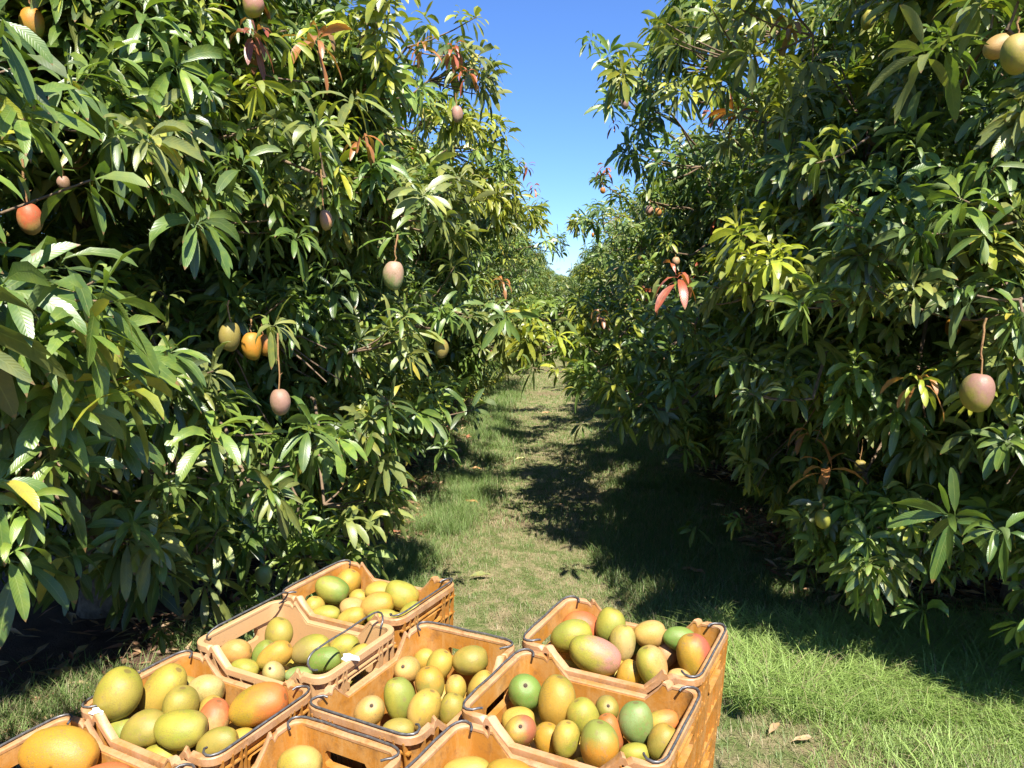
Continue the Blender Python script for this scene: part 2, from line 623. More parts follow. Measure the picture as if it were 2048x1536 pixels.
def keeps_sun_open(cen):
    """crowns shaped for light"""
    ok = np.linalg.norm(cen - np.array([0, 0, CAM_H]), axis=1) > 1.75
    h = cen[:, 2:3] - .9
    q = (cen - SUNV * h / SUNV[2]) / SC
    c, s_ = math.cos(YAW), math.sin(YAW)
    u = q[:, 0] * c + q[:, 1] * s_
    v = -q[:, 0] * s_ + q[:, 1] * c
    ok &= ~((h[:, 0] > -.1) & (u > -1.95) & (u < -.2) & (v > .4) & (v < 2.2))
    # the sunny strip of grass left of the crates
    q = cen - SUNV * cen[:, 2:3] / SUNV[2]
    a_, b_ = np.array([-2.5, 2.9]), np.array([-1.1, 4.5])
    ab = b_ - a_
    t_ = np.clip(((q[:, :2] - a_) @ ab) / (ab @ ab), 0, 1)
    ok &= ~((np.linalg.norm(q[:, :2] - a_ - t_[:, None] * ab, axis=1) < .27) & (cen[:, 2] > .35))
    # the sunny grass right of the crates
    q = cen - SUNV * cen[:, 2:3] / SUNV[2]
    x = q[:, 0] * ca - q[:, 1] * sa
    y = q[:, 0] * sa + q[:, 1] * ca
    lim = np.interp(x, [-.6, .0, .15, .6, 1, 2.2, 2.6], [5.8, 5.7, 5.2, 4.2, 3.85, 3.5, 3.3]) + .12 * np.sin(x * 9) + .1 * np.sin(x * 23)
    ok &= ~((x > -.6) & (x < 2.6) & (y > 2.85) & (y < lim) & (cen[:, 0] > 0))
    # the sunny strip up the middle of the alley
    ox = cen[:, 0] * ca - cen[:, 1] * sa
    xl = np.interp(y, [5.4, 6.2, 7.4, 8.2, 8.6, 9.1, 9.4, 10.3, 10.7, 11.4, 11.8, 13, 14, 30], [.1, .05, .0, .15, .3, .2, -.7, -.7, .1, .1, -.35, -.5, -.3, -.4]) + .1 * np.sin(y * 7)
    ok &= ~((y > 5.4) & (y < 30) & (x > -1.0) & (x < xl - .32) & (ox > -.2) & (cen[:, 2] < 3.4))
    # light reaching the low branch over the path
    q2 = cen - SUNV * (cen[:, 2:3] - 1.5) / SUNV[2]
    x2 = q2[:, 0] * ca - q2[:, 1] * sa
    y2 = q2[:, 0] * sa + q2[:, 1] * ca
    hsh = np.modf(np.abs(np.sin(cen[:, 0] * 127.1 + cen[:, 1] * 311.7 + cen[:, 2] * 74.7)) * 437.5)[0]
    ok &= ~((cen[:, 2] > 1.9) & (x2 > -.1) & (x2 < .95) & (y2 > 4.7) & (y2 < 6.3) & (cen[:, 2] < 3.3) & (hsh < .62))
    return ok


def tone_for(n, h, seed_pts, bright):
    """mostly mature leaves, fresh flush higher up"""
    t = MATURE + (MID - MATURE) * RNG.random((n, 1))
    g = lobes(seed_pts * .8, 5)
    r = RNG.random(n)
    f = r < (.04 + .17 * np.clip((h - 1.6) / 2.2, 0, 1) + .10 * (g > .6)) * bright
    t[f] = FRESH * RNG.uniform(.65, 1.1, (f.sum(), 1))
    o = (RNG.random(n) < .2) & ~f
    t[o] = OLIVE * RNG.uniform(.7, 1.1, (o.sum(), 1))
    d = RNG.random(n) < .15
    t[d] = DARK
    rd = (RNG.random(n) < .02 + .07 * np.clip((h - 2.2) / 1.5, 0, 1)) & f
    t[rd] = RED * RNG.uniform(.6, 1.1, (rd.sum(), 1))
    return t


def build_tree(root_xy, rx, ry, top, seed, lod, label, group, dens=1.0, lumps=(), face=0, size=1.0, bottom=.35, sprays=(), low_skirt=0.0):
    """a mango tree: trunk, limbs, twigs and a crown of leaf whorls.
    lumps = extra shoots (world position, radius, count, tone or None)"""
    global RNG
    keep_rng = RNG
    for sp_ in sprays:
        FRUIT_CLEAR.append((np.asarray(sp_[0], float), .09 if sp_[1][0] < .25 else .13, False))
    RNG = np.random.default_rng(seed)
    base = O(*root_xy)
    root = empty('mango_tree', tuple(base))
    tag(root, label, 'tree', group)
    zc = top * .50
    # --- lump centres all over the crown surface
    nl = int(105 * dens ** .5)
    u = RNG.normal(0, 1, (nl * 2, 3))
    u = norm(u)
    u = u[u[:, 2] > -.75][:nl]
    h = u[:, 2]
    prof = np.where(h > 0, np.abs(1 - np.abs(h) ** 2.6) ** (1 / 2.6), (1 - (h) ** 4))
    horiz = norm(np.stack([u[:, 0], u[:, 1]], 1))
    rr = 1 + .07 * lobes(u, seed)
    x = horiz[:, 0] * prof * rx * rr
    y = horiz[:, 1] * prof * ry * rr
    z = np.where(h > 0, zc + h * (top - zc), zc + h / .75 * (zc - bottom))
    lc = np.stack([x * ca + y * sa, -x * sa + y * ca, z], 1) + base * np.array([1, 1, 0])
    nrm = norm(np.stack([x / rx ** 2, y / ry ** 2, np.where(h > 0, h * .9 / top * 2, h * .2)], 1))
    nrm = np.stack([nrm[:, 0] * ca + nrm[:, 1] * sa, -nrm[:, 0] * sa + nrm[:, 1] * ca, nrm[:, 2]], 1)
    lr = RNG.uniform(.30, .52, len(lc))
    lc = lc - nrm * (lr * .75)[:, None]
    C_, A_, T_, tw = [], [], [], Acc()
    for i in range(len(lc)):
        m = max(4, int(26 * dens * (lr[i] / .4) ** 2))
        d = norm(RNG.normal(0, 1, (m, 3)) + nrm[i] * 1.1 + np.array([0, 0, .25]))
        p = lc[i] + d * lr[i] * RNG.uniform(.55, 1.08, (m, 1)) * np.array([1, 1, .85])
        C_.append(p)
        A_.append(norm(d + np.array([0, 0, .35]) + RNG.normal(0, .2, (m, 3))))
        lt = tone_for(m, p[:, 2], p, 1.0)
        if RNG.random() < .10 + .2 * max(0, (lc[i][2] - 2.4) / 1.5):
            fr = RNG.random(m) < .5
            lt[fr] = FRESH * RNG.uniform(.6, 1.15, (fr.sum(), 1))
        T_.append(lt)
    # inner shell that closes the crown
    m = int(1700 * dens)
    k = RNG.integers(0, len(lc), m)
    p = lc[k] - nrm[k] * RNG.uniform(.0, .8, (m, 1)) + RNG.normal(0, .28, (m, 3))
    C_.append(p)
    A_.append(norm(nrm[k] + RNG.normal(0, .5, (m, 3)) + np.array([0, 0, .3])))
    T_.append(np.tile(MATURE, (m, 1)) * RNG.uniform(.7, 1.3, (m, 1)))
    cen = np.concatenate(C_)
    ax = np.concatenate(A_)
    tn = np.concatenate(T_)
    ok = (cen[:, 2] > .22) & clear_fruit(cen)
    for hc, hr in HOLES:
        ok &= np.linalg.norm((cen - hc) * np.array([1, .7, 1.15]), axis=1) > hr
    # leaves removed near the camera and where they would shade crates or alley
    ok &= keeps_sun_open(cen)
    cen, ax, tn = cen[ok], ax[ok], tn[ok]
    acc = Acc()
    whorls(acc, cen, ax, tn, lod, 12, size)
    # --- extra shoots
    grown = []
    for (pc, r, cnt, tone_, outw) in lumps:
        pc = np.asarray(pc, float)
        outw = norm(np.asarray(outw, float))
        d = norm(RNG.normal(0, 1, (cnt, 3)) + outw * 1.0 + np.array([0, 0, .3]))
        p = pc + d * r * RNG.uniform(.4, 1.05, (cnt, 1)) * np.array([1, 1, .8])
        k2 = clear_fruit(p) & (p[:, 2] > .2) & keeps_sun_open(p)
        p, d = p[k2], d[k2]
        if len(p) == 0:
            continue
        grown.append((pc, r, outw, tone_))
        tt = tone_for(len(p), p[:, 2], p, .8)
        if tone_ is not None:
            s = RNG.random(len(p)) < .75
            tt[s] = tone_ * RNG.uniform(.7, 1.15, (s.sum(), 1))
        whorls(acc, p, norm(d + np.array([0, 0, .3])), tt, max(lod, 2) if lod > 1 else 2, 11, size)
        for q in p[:: 2]:
            tube(tw, curve_pts(pc - outw * r * .6, q, sag=.02, n=4), np.linspace(.006, .003, 4), 5)
    for (pc, tone_, axx, nn, sz, dk) in sprays:
        pc = np.asarray(pc, float).reshape(1, 3)
        if pc[0, 0] > 0 and tone_[0] < .22 and not keeps_sun_open(pc)[0]:
            continue
        whorls(acc, pc, np.asarray(axx, float).reshape(1, 3), np.asarray(tone_).reshape(1, 3), 3 if lod > 1 else 2, nn, sz, dk)
    # --- trunk and limbs
    tr = Acc()
    tube(tr, [base + np.array([0, 0, -.1]), base + np.array([.02, .02, .25]), base + np.array([-.03, .03, .6]), base + np.array([0, 0, .85])], [.17, .13, .12, .13], 12)
    t_ = link('trunk', tr.mesh('trunk', M_BARK), root)
    t_.location = -Vector(base)
    lim_ends = []
    nb = 7 if lod > 1 else 4
    for i in range(nb):
        th = 2 * PI * i / nb + RNG.uniform(-.3, .3)
        e = base + np.array([math.cos(th) * rx * .62, math.sin(th) * ry * .62, RNG.uniform(1.3, 2.8)])
        b_ = Acc()
        p = curve_pts(base + np.array([0, 0, .72]), e, up=.12, n=8, wig=.05)
        tube(b_, p, np.linspace(.075, .026, 8), 9)
        o = link('limb', b_.mesh('limb', M_BARK), root)
        o.location = -Vector(base)
        lim_ends += [p[4], p[6], p[7]]
    lim_ends = np.array(lim_ends)
    along = []
    tgt = list(lc) + [np.asarray(l[0]) - l[2] * l[1] * .6 for l in grown]
    for i, c in enumerate(tgt):
        s = lim_ends[np.argmin(np.linalg.norm(lim_ends - c, axis=1))]
        nn = 7
        thick = .016 if i < len(lc) else .011
        p = curve_pts(s, c, up=.08, n=nn, wig=.035)
        if i >= len(lc) and not (clear_fruit(p).all() and keeps_sun_open(p).all()):
            # the branch passes behind the fruit, deeper in the crown
            back = c - np.array([0, 0, CAM_H])
            back[2] = 0
            p = p + norm(back) * (np.sin(np.linspace(0, PI, nn)) * .38)[:, None]
            dense = np.concatenate([p + (np.roll(p, -1, 0) - p) * f for f in (0, .33, .66)])[:-1]
            if not keeps_sun_open(dense[dense[:, 1] > .5]).all() and c[0] > 0:
                continue  # a branch that would still shade the sunny ground is left out
        tube(tw, p, np.linspace(thick, .007, nn), 6)
        if i >= len(lc) and np.linalg.norm(p[-1] - s) > .6:
            q = np.repeat(p[2:], 5 if lod > 1 else 3, axis=0)
            q = q + RNG.normal(0, .13, q.shape) + np.array([0, 0, .05])
            q = q[clear_fruit(q) & keeps_sun_open(q)]
            if len(q):
                along.append(q)
        if lod > 1 and i < len(lc):
            for _ in range(4):
                e = c + norm(RNG.normal(0, 1, 3) + nrm[i]) * lr[i] * .9
                tube(tw, curve_pts(p[-2], e, n=4, wig=.012), np.linspace(.0065, .003, 4), 5)
    if along:
        q = np.concatenate(along)
        whorls(acc, q, norm(RNG.normal(0, .6, q.shape) + np.array([0, -.3, 1.0])), tone_for(len(q), q[:, 2], q, .6), lod, 11, size)
    crown = link('crown', acc.mesh('crown', M_LEAF), root)
    crown.location = -Vector(base)
    o = link('branches', tw.mesh('branches', M_TWIG), root)
    o.location = -Vector(base)
    RNG = keep_rng
    return root


# ------------------------------------------------------------------ ground
def build_ground():
    n = 140
    s = np.linspace(-1, 1, n)
    s = np.sign(s) * (np.abs(s) ** 3.2)
    X, Y = np.meshgrid(s * 400, s * 400 + 6)
    Z = .02 * np.sin(X * 1.3 + .5) * np.sin(Y * .9) * np.exp(-(X ** 2 + (Y - 6) ** 2) / 400) - .01
    v = np.stack([X, Y, Z], -1)
    i = np.arange(n - 1)[:, None] * n
    j = np.arange(n - 1)[None]
    f = np.stack([i + j, i + j + 1, i + j + 1 + n, i + j + n], -1)
    a = Acc()
    a.add(v, f)
    tag(link('ground', a.mesh('ground', M_GROUND)), kind='structure')


build_ground()


def gz(p):
    return .02 * np.sin(p[:, 0] * 1.3 + .5) * np.sin(p[:, 1] * .9) - .012


def blades(acc, P, L, W, lean, tone, bend):
    n = len(P)
    th = RNG.uniform(0, 6.28, n)
    d = np.stack([np.cos(th), np.sin(th), np.zeros(n)], 1)
    sd = np.stack([-np.sin(th), np.cos(th), np.zeros(n)], 1)
    ts = [0, .45, .8, 1.0]
    ws = [1, .85, .5, .06]
    rows = []
    for t, w_ in zip(ts, ws):
        c = P + np.array([0, 0, 1.0]) * (L * (t - bend * .35 * t ** 2.5))[:, None] + d * (L * (lean * t + bend * t ** 2))[:, None]
        rows.append(np.stack([c - sd * (W * w_)[:, None], c + sd * (W * w_)[:, None]], 1))
    v = np.stack(rows, 1)                 # n,4,2,3
    b = (np.arange(n) * 8)[:, None]
    i = (np.arange(3) * 2)[None]
    q = b + i
    f = np.stack([q, q + 1, q + 3, q + 2], -1)
    g = np.array([.75, .95, 1.05, 1.15])[None, :, None, None]
    acc.add(v, f, None, np.broadcast_to(tone[:, None, None] * np.ones_like(g), (n, 4, 2, 3)))


def sc_noise(x, y, s=1.0, seed=0):
    r = np.random.default_rng(seed)
    a = 0
    for i in range(7):
        k = r.normal(0, s * (1 + i * .45), 2)
        a = a + np.sin(x * k[0] + y * k[1] + r.uniform(0, 6.28))
    return a / 2.6


GREEN = np.array([.145, .21, .058])
GREEN2 = np.array([.185, .27, .078])
DRY = np.array([.45, .37, .215])
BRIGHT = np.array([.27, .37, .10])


def scatter(nn, x0, x1, y0, y1):
    return RNG.uniform(x0, x1, nn), RNG.uniform(y0, y1, nn)


def to_world(x, y):
    return np.stack([x * ca + y * sa, -x * sa + y * ca, np.zeros_like(x)], 1)


def build_grass():
    # short turf over the alley
    acc = Acc()
    for (nn, x0, x1, y0, y1, hs, ws) in ((230000, -1.5, 3.4, 1.6, 6.0, 1, 1), (150000, -1.6, 2.6, 6.0, 12, 1.15, 1.9), (70000, -1.7, 1.7, 12, 26, 1.3, 3.2)):
        x, y = scatter(nn, x0, x1, y0, y1)
        m1 = sc_noise(x, y, 2.2, 1)
        keep = RNG.random(nn) < np.clip(.70 - .45 * (m1 > .3) - .32 * np.exp(-((x + .25) / .4) ** 2), .08, 1)
        keep &= (x < 1.7 + .5 * np.sin(y * 1.3)) | (y < 4.6)
        x, y = x[keep], y[keep]
        n = len(x)
        m2 = sc_noise(x, y, 1.4, 2)
        side = np.clip((np.abs(x + .2) - .45) / .8, 0, 1)
        L = RNG.uniform(.012, .032, n) * hs * (1 + 1.1 * side + .35 * (m2 > .3))
        t = GREEN + (GREEN2 - GREEN) * RNG.random((n, 1))
        dry = RNG.random(n) < (.42 + .22 * (sc_noise(x, y, 2.6, 3) > .2) - .18 * side)
        t[dry] = DRY * RNG.uniform(.5, 1.0, (dry.sum(), 1))
        p = to_world(x, y)
        p[:, 2] = gz(p)
        blades(acc, p, L, RNG.uniform(.0009, .0018, n) * ws, RNG.uniform(0, .9, n), t, RNG.uniform(0, .7, n))
    tag(link('turf_grass', acc.mesh('turf_grass', M_GRASS)), 'short green and straw coloured turf covering the path between the trees', 'grass', kind='stuff')
    # long soft grass
    acc = Acc()

    def patch(nn, xf, y0, y1, Lr, Wr, tone, clump=.5, bend=(.2, 1.0), seed=4, dryp=.1):
        y = RNG.uniform(y0, y1, nn)
        x = xf(y, RNG.normal(0, 1, nn), RNG.random(nn))
        if clump:
            k = sc_noise(x, y, 3.4, seed) > RNG.normal(clump - .6, .35, nn)
            x, y = x[k], y[k]
        n = len(x)
        t = tone * RNG.uniform(.7, 1.25, (n, 1))
        d = RNG.random(n) < dryp
        t[d] = DRY * RNG.uniform(.5, 1, (d.sum(), 1))
        p = to_world(x, y)
        p[:, 2] = gz(p)
        blades(acc, p, RNG.uniform(*Lr, n), RNG.uniform(*Wr, n), RNG.uniform(0, .5, n), t, RNG.uniform(*bend, n))

    # left verge, fine and pale green
    patch(42000, lambda y, g, u: -1.02 + .10 * np.sin(y * 1.1) + g * .15, 3.3, 7.5, (.07, .17), (.0009, .0016), GREEN2 * .95)
    patch(26000, lambda y, g, u: -1.02 + .14 * np.sin(y * .9) + g * .18, 7.5, 16, (.08, .17), (.0018, .003), GREEN2 * .95)
    patch(9000, lambda y, g, u: -1.2 + g * .2, 1.5, 3.4, (.05, .12), (.001, .0018), GREEN2)
    patch(16000, lambda y, g, u: -2.42 + (y - 2.95) * .76 + g * .19, 2.5, 4.7, (.05, .15), (.001, .0019), GREEN2, .1, (.2, 1.1), 4, .25)
    patch(11000, lambda y, g, u: .85 + .2 * np.sin(y * 1.2) + g * .22, 6.5, 16, (.05, .12), (.0016, .003), GREEN)
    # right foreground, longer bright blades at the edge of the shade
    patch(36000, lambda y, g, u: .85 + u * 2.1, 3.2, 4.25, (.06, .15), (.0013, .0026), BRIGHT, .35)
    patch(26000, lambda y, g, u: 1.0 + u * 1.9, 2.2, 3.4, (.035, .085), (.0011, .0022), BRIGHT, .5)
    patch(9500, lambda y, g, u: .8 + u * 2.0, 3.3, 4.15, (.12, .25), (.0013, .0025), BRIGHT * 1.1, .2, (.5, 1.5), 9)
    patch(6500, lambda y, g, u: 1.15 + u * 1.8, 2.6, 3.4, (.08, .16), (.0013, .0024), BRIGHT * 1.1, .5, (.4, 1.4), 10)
    patch(34000, lambda y, g, u: .35 + .12 * np.sin(y * 2) + u * 2.2, 4.1, 7.5, (.05, .13), (.0011, .0022), GREEN, .3)
    patch(6000, lambda y, g, u: -1.25 + g * .3, 2.6, 5.2, (.05, .14), (.001, .0018), GREEN2, .4)
    tag(link('long_grass', acc.mesh('long_grass', M_GRASS)), 'longer wispy grass fringing the path and brightening the sunny near corner', 'grass', kind='stuff')


build_grass()


def build_litter():
    acc = Acc()
    n = 9000
    y = .8 + 14 * RNG.random(n) ** 1.7
    sgn = np.where(RNG.random(n) < .55, -1, 1)
    y = np.where(sgn > 0, np.maximum(y, 4.3 + RNG.random(n) * 2), y)
    x = sgn * (1.15 + np.abs(RNG.normal(0, .9, n)) + (sgn > 0) * .35)
    P = to_world(x, y)
    P[:, 2] = gz(P) + RNG.uniform(.006, .028, n)
    th = RNG.uniform(0, 6.28, n)
    D = np.stack([np.cos(th), np.sin(th), RNG.normal(0.02, .16, n)], 1)
    A = norm(np.stack([RNG.normal(0, .25, n), RNG.normal(0, .25, n), np.ones(n)], 1))
    L = RNG.uniform(.09, .19, n)
    cols = np.array([[.22, .12, .07], [.32, .20, .12], [.14, .08, .05], [.40, .29, .18], [.26, .10, .06], [.50, .36, .24]])
    t = cols[RNG.integers(0, 6, n)] * RNG.uniform(.7, 1.3, (n, 1))
    leaves(acc, P, D, A, L, L * RNG.uniform(.09, .14, n), RNG.uniform(-.25, .1, n), t, 1, .5, wav=.4)
    tag(link('leaf_litter', acc.mesh('leaf_litter', M_DEAD)), 'brown fallen leaves carpeting the shaded ground under the trees', 'fallen leaves', kind='stuff')


build_litter()


def ground_at(px, py, z=0.0):
    d = ray(px, py)
    t = (CAM_H - z) / -d[2]
    return np.array([0, 0, CAM_H]) + d * t


def fallen_leaf(px, py, length, ang, tone, label, lift=.03):
    p = ground_at(px, py, .015)
    acc = Acc()
    D = np.array([[math.cos(ang), math.sin(ang), .25]])
    leaves(acc, -D * length * .5 + np.array([[0, 0, lift * .6]]), D, np.array([[0.1, -.2, 1.0]]), np.array([length]), np.array([length * .12]), np.array([.55]), np.array([tone]), 3, .5, wav=.45)
    o = link('fallen_leaf', acc.mesh('fallen_leaf', M_DEAD))
    o.location = p
    tag(o, label, 'leaf', 'single leaves fallen on the grass')


fallen_leaf(1385, 1142, .20, -.5, (.30, .16, .10), 'curled brown leaf lying in the shade behind the back right crate')
fallen_leaf(958, 1152, .17, .3, (.17, .19, .06), 'green curled leaf fallen on turf just behind the back left crate')
fallen_leaf(940, 1004, .17, -.2, (.48, .24, .10), 'orange brown leaf beside the left verge grass, midway up the path')
fallen_leaf(1118, 1012, .15, -.9, (.45, .27, .13), 'tan leaf on the sunny path near the shadow edge')
fallen_leaf(952, 938, .15, -.3, (.42, .24, .12), 'small tan leaf on the left half of the path, farther along')
fallen_leaf(1040, 918, .15, .6, (.42, .44, .2), 'pale yellow green leaf lying in the middle of the path')
fallen_leaf(1490, 1052, .16, .1, (.34, .16, .09), 'rust coloured leaf lying in the shade under the right tree')
fallen_leaf(1745, 1405, .15, 1.3, (.50, .33, .17), 'dry tan leaf standing in the bright grass near the right corner')
fallen_leaf(1548, 1460, .12, .8, (.30, .21, .12), 'dry crumpled leaf on the turf to the right of the crates')
fallen_leaf(1605, 1482, .11, .2, (.34, .25, .15), 'pale dry leaf lowest on the turf near the bottom edge')
fallen_leaf(1548, 1318, .10, 0, (.50, .46, .27), 'small pale round leaf on turf right of the back right crate')
fallen_leaf(1092, 826, .18, .2, (.42, .26, .14), 'faint brown leaf far along the path between shadow patches')

# ------------------------------------------------------------------ crates
SC = 1.02
TX, TY = .071, .035
YAW = math.radians(-28.4)
CL, CW, CH = .489 * SC, .326 * SC, .285
TL = .45
ex = Vector((math.cos(YAW), math.sin(YAW), TL * (TX * math.cos(YAW) + TY * math.sin(YAW)))).normalized()
ey0 = Vector((-math.sin(YAW), math.cos(YAW), TL * (-TX * math.sin(YAW) + TY * math.cos(YAW)))).normalized()
ez = ex.cross(ey0).normalized()
ey = ez.cross(ex)
R_PLANE = Matrix((ex, ey, ez)).transposed()


def plane_pt(u, v):
    x = (u * math.cos(YAW) - v * math.sin(YAW)) * SC
    y = (u * math.sin(YAW) + v * math.cos(YAW)) * SC
    return Vector((x, y, CAM_H - SC + TX * x + TY * y))


def rrect(hx, hy, r, seg=5):
    """rounded rectangle, plus extra stations on the long sides (for the dip) and the short sides (hand hole)"""
    pts = []
    longx = [hx * k for k in (.745, .70, .675, .645, .59, .44, .22)]

    def long_side(sgn, y):
        xs = [-v for v in longx] + [0] + longx[::-1]
        if sgn < 0:
            xs = xs[::-1]
        return [(x, y) for x in xs]

    def arc(cx, cy, a0):
        return [(cx + r * math.cos(a0 + PI / 2 * i / seg), cy + r * math.sin(a0 + PI / 2 * i / seg)) for i in range(seg + 1)]
    ys = [-.062, -.056, -.045, 0, .045, .056, .062]
    pts += long_side(1, -hy)
    pts += arc(hx - r, -hy + r, -PI / 2)
    pts += [(hx, y) for y in ys]
    pts += arc(hx - r, hy - r, 0)
    pts += long_side(-1, hy)
    pts += arc(-hx + r, hy - r, PI / 2)
    pts += [(-hx, y) for y in ys[::-1]]
    pts += arc(-hx + r, -hy + r, PI)
    return pts


def ztop(x, y):
    ax = abs(x) / (CL / 2)
    if abs(y) < CW / 2 - .012:
        return CH
    dip = .048
    for a0, z0, a1, z1 in ((1.1, 0, .745, 0), (.745, 0, .70, -.009), (.70, -.009, .675, .004), (.675, .004, .645, .005), (.645, .005, .59, -.012), (.59, -.012, .44, -dip), (.44, -dip, 0, -dip)):
        if a1 <= ax <= a0:
            return CH + z0 + (z1 - z0) * (a0 - ax) / (a0 - a1)
    return CH


def build_crate_meshes():
    rr = .034
    top = rrect(CL / 2 - .010, CW / 2 - .010, rr)
    n = len(top)
    zt = [ztop(x * (CL / 2) / (CL / 2 - .010), y * (CW / 2) / (CW / 2 - .010)) for x, y in top]
    bm = bmesh.new()

    def pt(i, z, off):
        x, y = top[i]
        k = (CH - z) / CH
        ins = .024 * k
        # move inwards
        l = math.hypot(x / (CL / 2), y / (CW / 2))
        sx = 1 if x > 0 else -1
        sy = 1 if y > 0 else -1
        fx = min(1, abs(x) / (CL / 2 - .05))
        fy = min(1, abs(y) / (CW / 2 - .05))
        return (x - sx * fx ** 6 * (ins + off), y - sy * fy ** 6 * (ins + off), z)

    holez = (CH - .083, CH - .078, CH - .050, CH - .045)

    def rows(i):
        x, y = top[i]
        if abs(abs(x) - (CL / 2 - .010)) < 1e-6 and abs(y) < .07:
            ay = abs(y)
            pinch = .008 if ay > .057 else 0.0
            return [0, .1, holez[0] + pinch, (holez[0] + holez[3]) / 2, holez[3] - pinch, CH - .02, zt[i]]
        z = zt[i]
        return [0, .1, .19 if z > .2 else .15, .205, .215, .222, z]
    grid = {}
    for side, off in (('o', 0.0), ('i', .006)):
        for i in range(n):
            for j, z in enumerate(rows(i)):
                grid[side, i, j] = bm.verts.new(pt(i, z, off))
    nr = 7

    def hole(i, j):
        x0, y0 = top[i]
        x1, y1 = top[(i + 1) % n]
        return abs(x0 - x1) < 1e-6 and abs(y0) < .0625 and abs(y1) < .0625 and j in (2, 3)
    for i in range(n):
        k = (i + 1) % n
        for j in range(nr - 1):
            if hole(i, j):
                continue
            bm.faces.new([grid['o', i, j], grid['o', k, j], grid['o', k, j + 1], grid['o', i, j + 1]])
            bm.faces.new([grid['i', k, j], grid['i', i, j], grid['i', i, j + 1], grid['i', k, j + 1]])
        bm.faces.new([grid['o', i, nr - 1], grid['o', k, nr - 1], grid['i', k, nr - 1], grid['i', i, nr - 1]])
    # hand hole lips, pushed outwards so that the slot shows a deep ledge
    for sx in (-1, 1):
        ids = [i for i in range(n) if abs(top[i][0] - sx * (CL / 2 - .010)) < 1e-6 and abs(top[i][1]) < .0625]
        ids.sort(key=lambda i: top[i][1])
        loop = [(i, 2) for i in ids] + [(ids[-1], 3)] + [(i, 4) for i in ids[::-1]] + [(ids[0], 3)]
        oo = [grid['i', i, j] for i, j in loop]
        ou = []
        for i, j in loop:
            v = grid['o', i, j].co
            ou.append(bm.verts.new((v.x + sx * .014, v.y, v.z)))
        m = len(loop)
        for a in range(m):
            b = (a + 1) % m
            bm.faces.new([oo[a], oo[b], ou[b], ou[a]])
    # floor
    bm.faces.new([grid['i', i, 0] for i in range(n)])
    fl = [bm.verts.new((*pt(i, 0, -.0)[:2], -.004)) for i in range(n)]
    bm.faces.new(fl[::-1])

    def box(x0, x1, y0, y1, z0, z1, tx0=0, ty0=0):
        vs = []
        for z, kx, ky in ((z0, tx0, ty0), (z1, 0, 0)):
            for x, y in ((x0, y0), (x1, y0), (x1, y1), (x0, y1)):
                vs.append(bm.verts.new((x + kx, y + ky, z)))
        for f in ((3, 2, 1, 0), (4, 5, 6, 7), (0, 1, 5, 4), (1, 2, 6, 5), (2, 3, 7, 6), (3, 0, 4, 7)):
            bm.faces.new([vs[a] for a in f])
    # ribs on the outer faces (leaning with the wall)
    for sy in (-1, 1):
        for x in np.linspace(-CL / 2 + .04, CL / 2 - .04, 9):
            zt_ = ztop(x, CW / 2) - .012
            if abs(abs(x) - .13) < .012:
                zt_ -= .03
            ya, yb = (sy * (CW / 2 - .011), sy * (CW / 2 + .001))
            box(x - .002, x + .002, min(ya, yb), max(ya, yb), .0, zt_, 0, -sy * .024)
        for z in (.20, .115):
            y_in = CW / 2 - .012 - .024 * (1 - z / CH)
            ya, yb = sy * y_in, sy * (y_in + .011)
            box(-CL / 2 + .025, CL / 2 - .025, min(ya, yb), max(ya, yb), z - .002, z + .002)
    for sx in (-1, 1):
        for y in (-.135, -.108, -.083, -.07, .07, .083, .108, .135):
            xa, xb = sx * (CL / 2 - .011), sx * (CL / 2 + .001)
            box(min(xa, xb), max(xa, xb), y - .002, y + .002, .0, CH - .009, -sx * .024, 0)
        for y in (-.04, 0, .04):
            k = .024 * .3
            xa, xb = sx * (CL / 2 - .011 - k), sx * (CL / 2 - .001 - k)
            box(min(xa, xb), max(xa, xb), y - .002, y + .002, .0, CH - .092, -sx * .0168, 0)
        for z in (CH - .036, CH - .094, .115, .03):
            xin = CL / 2 - .012 - .024 * (1 - z / CH)
            xa, xb = sx * xin, sx * (xin + .0125)
            box(min(xa, xb), max(xa, xb), -CW / 2 + .02, CW / 2 - .02, z - .002, z + .002)
    bmesh.ops.recalc_face_normals(bm, faces=bm.faces)
    body = bpy.data.meshes.new('crate_body')
    bm.to_mesh(body)
    bm.free()
    body.materials.append(M_CRATE)
    # rim: a flange following the top edge with its dips and notches
    bm = bmesh.new()
    outer = rrect(CL / 2, CW / 2, rr + .008)
    inner = rrect(CL / 2 - .0175, CW / 2 - .0175, rr - .006)
    ring = []
    for i in range(n):
        zz = ztop(outer[i][0], outer[i][1])
        (xo, yo), (xi, yi) = outer[i], inner[i]
        mx, my = xo * .88 + xi * .12, yo * .88 + yi * .12
        sect = [(xi, yi, zz - .003), (xi, yi, zz + .0035), (xi * .8 + xo * .2, yi * .8 + yo * .2, zz + .006), (mx, my, zz + .0058), (xo, yo, zz + .003), (xo, yo, zz - .014), (mx, my, zz - .014), (mx, my, zz - .001)]
        ring.append([bm.verts.new(p) for p in sect])
    for i in range(n):
        a, b = ring[i], ring[(i + 1) % n]
        for j in range(8):
            k = (j + 1) % 8
            bm.faces.new([a[j], a[k], b[k], b[j]])
    bmesh.ops.recalc_face_normals(bm, faces=bm.faces)
    rim = bpy.data.meshes.new('crate_rim')
    bm.to_mesh(rim)
    bm.free()
    rim.materials.append(M_RIM)
    for m in (body, rim):
        m.polygons.foreach_set('use_smooth', [True] * len(m.polygons))
        m.set_sharp_from_angle(angle=math.radians(32))
    # bail wire, hinged about the y axis at its own origin (on top of the rim near the end)
    a = Acc()
    hy = CW / 2 - .012
    arm = .046
